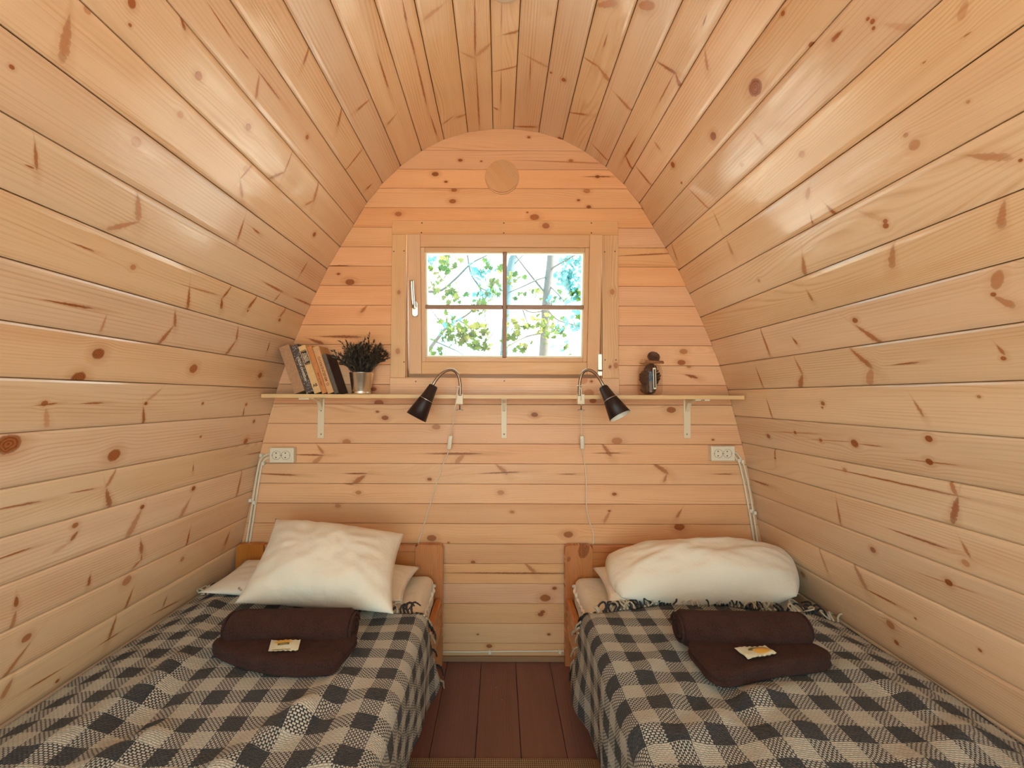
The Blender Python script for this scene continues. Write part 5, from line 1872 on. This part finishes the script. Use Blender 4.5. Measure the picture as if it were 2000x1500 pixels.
# ------------------------------------------------------------------ rug
p0 = on_z(805, 1481, FZ + 0.006)
p1 = on_z(1170, 1477.5, FZ + 0.006)
rug = empty('woven_rug', ((p0.x + p1.x) / 2, p0.y - 0.4, FZ), 'flat woven tan and brown rug on the floor between the beds', 'rug')
t = NT('woven_rush')
s = t.sep(t.uv())
au = t.ma('FRACT', t.ma('MULTIPLY', s[0], 150.0))
av = t.ma('FRACT', t.ma('MULTIPLY', s[1], 130.0))
gu = t.ma('LESS_THAN', t.ma('ABSOLUTE', t.ma('SUBTRACT', au, 0.5)), 0.21)
gv = t.ma('LESS_THAN', t.ma('ABSOLUTE', t.ma('SUBTRACT', av, 0.5)), 0.24)
nn = t.noise(t.xyz(t.ma('MULTIPLY', s[0], 300.0), t.ma('MULTIPLY', s[1], 14.0)), 1.0, 2.0)
n2 = t.noise(t.xyz(t.ma('MULTIPLY', s[0], 40.0), t.ma('MULTIPLY', s[1], 240.0)), 1.0, 2.0)
col = t.mix(t.ma('MAXIMUM', gu, gv), (0.06, 0.022, 0.012), t.mix(t.ma('MULTIPLY', t.ma('ADD', nn, n2), 0.55), (0.20, 0.09, 0.04), (0.52, 0.33, 0.17)))
t.principled(col, 0.8, 0.0, t.bump(t.ma('ADD', gu, gv), 0.6, 0.002))
RUGM = t.m
x0r = LXA - 0.10
o = box('weave', x0r, p1.x - 0.02, 0.45, p0.y, FZ + 0.0008, FZ + 0.0062, RUGM, rug, 0, 1, axis=0)
box('binding', p1.x - 0.02, p1.x, 0.45, p0.y - 0.002, FZ + 0.0008, FZ + 0.0070, flat_mat('rug_binding', (0.36, 0.17, 0.07), 0.8, 0, 0.4, 300), rug, 0.002, 1)

# crumbs on the floor
for k, (x, y, lab) in enumerate(((969, 1343, 'tiny pale crumb on the dark floor, the one closer to the end wall'), (980, 1367, 'tiny pale crumb on the dark floor, the one closer to the rug'))):
    p = on_z(x, y, FZ + 0.001)
    o = lathe('crumb', [(0.0, 0.0), (0.0016, 0.0004), (0.0012, 0.0016), (0.0, 0.002)], Matrix.Translation((p.x, p.y, FZ + 0.0002)), INKW, None, 7, False, False, origin=(p.x, p.y, FZ))
    tag(o, lab, 'crumb', 'crumbs on the floor')

# ceiling fitting just at the upper edge of the photograph
cp = board_uv(996, -6)
cyl_y = cp[2]
det = empty('smoke_detector', (CX, cyl_y, PR[0][1]), 'white round detector under the top of the arched ceiling', 'detector')
lathe('housing', [(0.0, 0.030), (0.030, 0.030), (0.044, 0.022), (0.048, 0.0)], frame_to((CX, cyl_y - 0.046, PR[0][1] - 0.0005), (0, 0, -1)), WHITEP, det, 32, True, False)
lathe('grille', [(0.018, 0.031), (0.020, 0.033), (0.022, 0.031)], frame_to((CX, cyl_y - 0.046, PR[0][1] - 0.0005), (0, 0, -1)), STEEL, det, 24, True, False)

# ------------------------------------------------------------------ outside
t = NT('gravel_ground')
oc = t.n('ShaderNodeTexCoord').outputs['Object']
a = t.noise(oc, 1.3, 4.0)
b_ = t.noise(oc, 60.0, 3.0)
col = t.mix(t.maprange(a, 0.4, 0.6, 0.0, 0.6), (0.50, 0.435, 0.385), (0.43, 0.38, 0.31))
col = t.mix(t.ma('MULTIPLY', b_, 0.4), col, (0.36, 0.29, 0.2))
t.principled(col, 0.95)
GRM = t.m
vs, fs = [], []
for j in range(33):
    for i in range(33):
        x, y = -40 + 80 * i / 32, -40 + 80 * j / 32
        vs.append((x, y, -0.25 + 0.05 * mnoise.noise(Vector((x * 0.3, y * 0.3, 0)))))
for j in range(32):
    for i in range(32):
        fs.append((j * 33 + i, j * 33 + i + 1, (j + 1) * 33 + i + 1, (j + 1) * 33 + i))
tag(pyd('ground', vs, fs, GRM, None, True), 'pale sunlit gravel and grass around the cabin', 'ground', kind='structure')


def leaf_mat(name, c, tr):
    t = NT(name)
    r = t.rnd()
    col = t.mix(r, tuple(x * 0.75 for x in c), tuple(min(1, x * 1.35) for x in c))
    d = t.n('ShaderNodeBsdfDiffuse')
    tl = t.n('ShaderNodeBsdfTranslucent')
    t.put(d.inputs['Color'], col)
    t.put(tl.inputs['Color'], t.mix(0.5, col, tr))
    mx_ = t.n('ShaderNodeMixShader')
    mx_.inputs[0].default_value = 0.5
    t.t.links.new(d.outputs[0], mx_.inputs[1])
    t.t.links.new(tl.outputs[0], mx_.inputs[2])
    t.t.links.new(mx_.outputs[0], t.out.inputs['Surface'])
    return t.m


LF = [leaf_mat('leaf_green', (0.055, 0.095, 0.020), (0.11, 0.18, 0.025)), leaf_mat('leaf_yellow', (0.12, 0.13, 0.035), (0.22, 0.23, 0.05)), leaf_mat('leaf_haze_blue', (0.09, 0.26, 0.28), (0.11, 0.34, 0.36))]  # last one: cyan haze of the distance put into the leaf colour
BARK = []
for nm, c1, c2 in (('grey_bark', (0.05, 0.044, 0.040), (0.14, 0.12, 0.11)), ('blue_bark', (0.03, 0.065, 0.08), (0.08, 0.13, 0.15))):  # blue bark carries the far tree's haze in its colour
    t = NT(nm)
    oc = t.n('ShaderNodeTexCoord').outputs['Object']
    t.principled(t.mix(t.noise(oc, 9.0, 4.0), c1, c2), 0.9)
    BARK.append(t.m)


def leaf_mesh(mat):
    pts = [(0, 0)]
    lob = [(0.0, 0.16), (0.45, 0.05), (0.30, 0.30), (0.62, 0.50), (0.28, 0.58), (0.30, 0.80), (0.0, 1.0)]
    outl = [(x, y) for x, y in lob] + [(-x, y) for x, y in lob[-2:0:-1]]
    vs = [(x, y - 0.1, -0.22 * abs(x) + 0.05 * math.sin(y * 4)) for x, y in outl] + [(0, 0.42, 0.02)]
    n = len(outl)
    fs = [(k, (k + 1) % n, n) for k in range(n)]
    me = bpy.data.meshes.new('leaf')
    me.from_pydata(vs, [], fs)
    me.materials.append(mat)
    return me


LM = [leaf_mesh(m) for m in LF]


def tree(base, trunk, trad, bark, branches, clusters, label, seed):
    rg = random.Random(seed)
    T = empty('tree', base, label, 'tree', 'trees outside the window')
    org = ORG[T.name]
    tube('trunk', trunk, trad, bark, T, 10, 5)
    for pts, r0 in branches:
        tube('branch', pts, (lambda r0: (lambda t: r0 * (1 - 0.7 * t)))(r0), bark, T, 6, 4)
    for (c, rad, n, kinds, size) in clusters:
        for k in range(n):
            o = bpy.data.objects.new('leaf', LM[rg.choice(kinds)])
            v = Vector((rg.gauss(0, 1), rg.gauss(0, 0.8), rg.gauss(0, 0.8))) * rad * 0.55
            o.location = c + v - org
            o.rotation_euler = (rg.uniform(-1.4, 1.4) + math.pi / 2, rg.uniform(-0.9, 0.9), rg.uniform(-2.6, 2.6))
            s = size * rg.uniform(0.65, 1.25)
            o.scale = (s, s, s)
            o.parent = T
            COL.objects.link(o)
    return T


Q = lambda x, y, Y: on_y(x, y, Y)


def br(pts, Y, w):
    return ([Q(x, y, Y + dy) for x, y, dy in pts], w * Y / F_PX * 0.5)


def cl(x, y, Y, rpx, n, kinds, size=0.070):
    return (Q(x, y, Y), rpx * Y / F_PX, n, kinds, size)


YA = 5.2
tr_lo, tr_hi = Q(1062, 690, YA), Q(1077, 492, YA)
d_ = (tr_hi - tr_lo)
gA = tr_lo - d_ * ((tr_lo.z + 0.25) / d_.z)
tree(gA, [gA, tr_lo, Q(1067, 590, YA), tr_hi, tr_hi + d_ * 1.2], lambda t: 0.060 - 0.02 * t, BARK[0],
     [br([(1068, 575, 0), (1045, 548, -0.1), (1010, 503, -0.2), (990, 470, -0.2)], YA, 5), br([(1070, 540, 0), (1052, 545, -0.1), (1020, 560, -0.15), (985, 575, -0.2)], YA, 5), br([(1072, 528, 0), (1088, 518, -0.1), (1120, 500, -0.2), (1150, 480, -0.2)], YA, 5),
      br([(1066, 600, 0), (1085, 622, -0.1), (1110, 632, -0.2), (1150, 640, -0.3)], YA, 4), br([(1066, 606, 0), (1040, 610, -0.1), (1016, 602, -0.2), (985, 596, -0.2)], YA, 4), br([(1063, 650, 0), (1030, 657, -0.1), (1000, 672, -0.2), (975, 690, -0.2)], YA, 4),
      br([(1070, 555, 0), (1090, 575, -0.1), (1105, 595, -0.1), (1130, 650, -0.2)], YA, 3), br([(1020, 602, -0.2), (1028, 625, -0.2), (1034, 640, -0.2)], YA, 3)],
     [cl(1005, 552, 5.0, 18, 15, (1, 1, 0)), cl(1000, 545, 5.0, 14, 9, (1,)), cl(1045, 575, 5.0, 18, 9, (0, 1)), cl(1060, 640, 4.7, 27, 42, (1, 1, 0)), cl(1030, 640, 4.8, 14, 14, (0, 1)), cl(1092, 650, 4.8, 15, 14, (0, 0, 2)),
      cl(1000, 655, 4.8, 16, 22, (1, 0)), cl(1000, 628, 4.9, 12, 10, (1,)), cl(1020, 680, 4.8, 18, 14, (0, 1)), cl(1085, 585, 5.1, 16, 14, (0, 2)), cl(1120, 620, 4.9, 16, 14, (0, 2)), cl(1018, 580, 5.0, 8, 6, (0,)), cl(1105, 680, 5.0, 16, 10, (0, 2))],
     'pale grey trunked tree seen in the panes away from the window handle', 1)
YB = 4.6
gB = Vector((Q(740, 640, YB).x, YB + 0.3, -0.25))
tB = [gB, gB + Vector((0.05, 0, 1.0)), Q(752, 690, YB + 0.2), Q(770, 560, YB + 0.2), Q(775, 400, YB + 0.3)]
tree(gB, tB, lambda t: 0.075 - 0.03 * t, BARK[0],
     [br([(760, 720, 0.2), (820, 700, 0), (850, 667, 0), (870, 642, 0), (895, 625, 0), (917, 611, 0), (960, 570, 0)], YB, 9), br([(772, 560, 0.2), (850, 570, 0), (887, 547, 0), (920, 515, 0), (957, 496, 0), (1010, 470, 0)], YB, 6),
      br([(905, 470, 0), (913, 497, 0), (920, 535, 0), (937, 562, 0), (944, 588, 0), (950, 640, 0)], YB, 5), br([(870, 642, 0), (855, 622, 0), (838, 600, 0), (820, 580, 0)], YB, 3), br([(895, 625, 0), (925, 640, 0), (955, 633, 0), (975, 620, 0)], YB, 3),
      br([(900, 660, 0), (930, 680, 0), (960, 655, 0), (975, 630, 0)], YB, 3), br([(937, 562, 0), (955, 570, 0), (975, 585, 0)], YB, 3), br([(850, 667, 0), (880, 680, 0), (900, 690, 0), (930, 715, 0)], YB, 3)],
     [cl(935, 607, 4.3, 16, 26, (0, 0, 1)), cl(880, 632, 4.3, 18, 20, (0, 2)), cl(905, 655, 4.2, 24, 40, (0, 0, 1)), cl(870, 662, 4.3, 16, 16, (0,)), cl(940, 650, 4.3, 18, 24, (1, 0)), cl(955, 675, 4.3, 15, 12, (0, 1)), cl(925, 680, 4.3, 14, 14, (0,)),
      cl(858, 525, 4.6, 24, 26, (1, 0)), cl(850, 560, 4.5, 20, 18, (0, 1)), cl(885, 575, 4.5, 22, 18, (0, 1)), cl(935, 535, 4.5, 18, 16, (2,)), cl(955, 525, 4.5, 16, 12, (2, 0)), cl(965, 565, 4.4, 18, 22, (1, 0)), cl(940, 580, 4.4, 16, 14, (0, 2)), cl(880, 505, 4.7, 22, 14, (1,)), cl(850, 690, 4.4, 14, 8, (0,))],
     'leafy green tree whose boughs cross the panes on the handle side', 2)
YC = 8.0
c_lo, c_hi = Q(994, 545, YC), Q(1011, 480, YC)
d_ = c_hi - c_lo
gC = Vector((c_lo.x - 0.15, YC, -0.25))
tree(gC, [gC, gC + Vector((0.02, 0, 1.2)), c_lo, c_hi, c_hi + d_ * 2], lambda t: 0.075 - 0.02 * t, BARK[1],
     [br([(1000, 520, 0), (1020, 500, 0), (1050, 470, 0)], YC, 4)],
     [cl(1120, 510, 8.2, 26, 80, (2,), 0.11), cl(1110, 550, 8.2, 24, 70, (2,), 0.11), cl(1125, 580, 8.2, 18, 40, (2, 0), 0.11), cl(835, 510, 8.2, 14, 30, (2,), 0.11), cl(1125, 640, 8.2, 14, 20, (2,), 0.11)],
     'bluish tree farthest off, haze tinted into its leaves, behind the other two', 3)
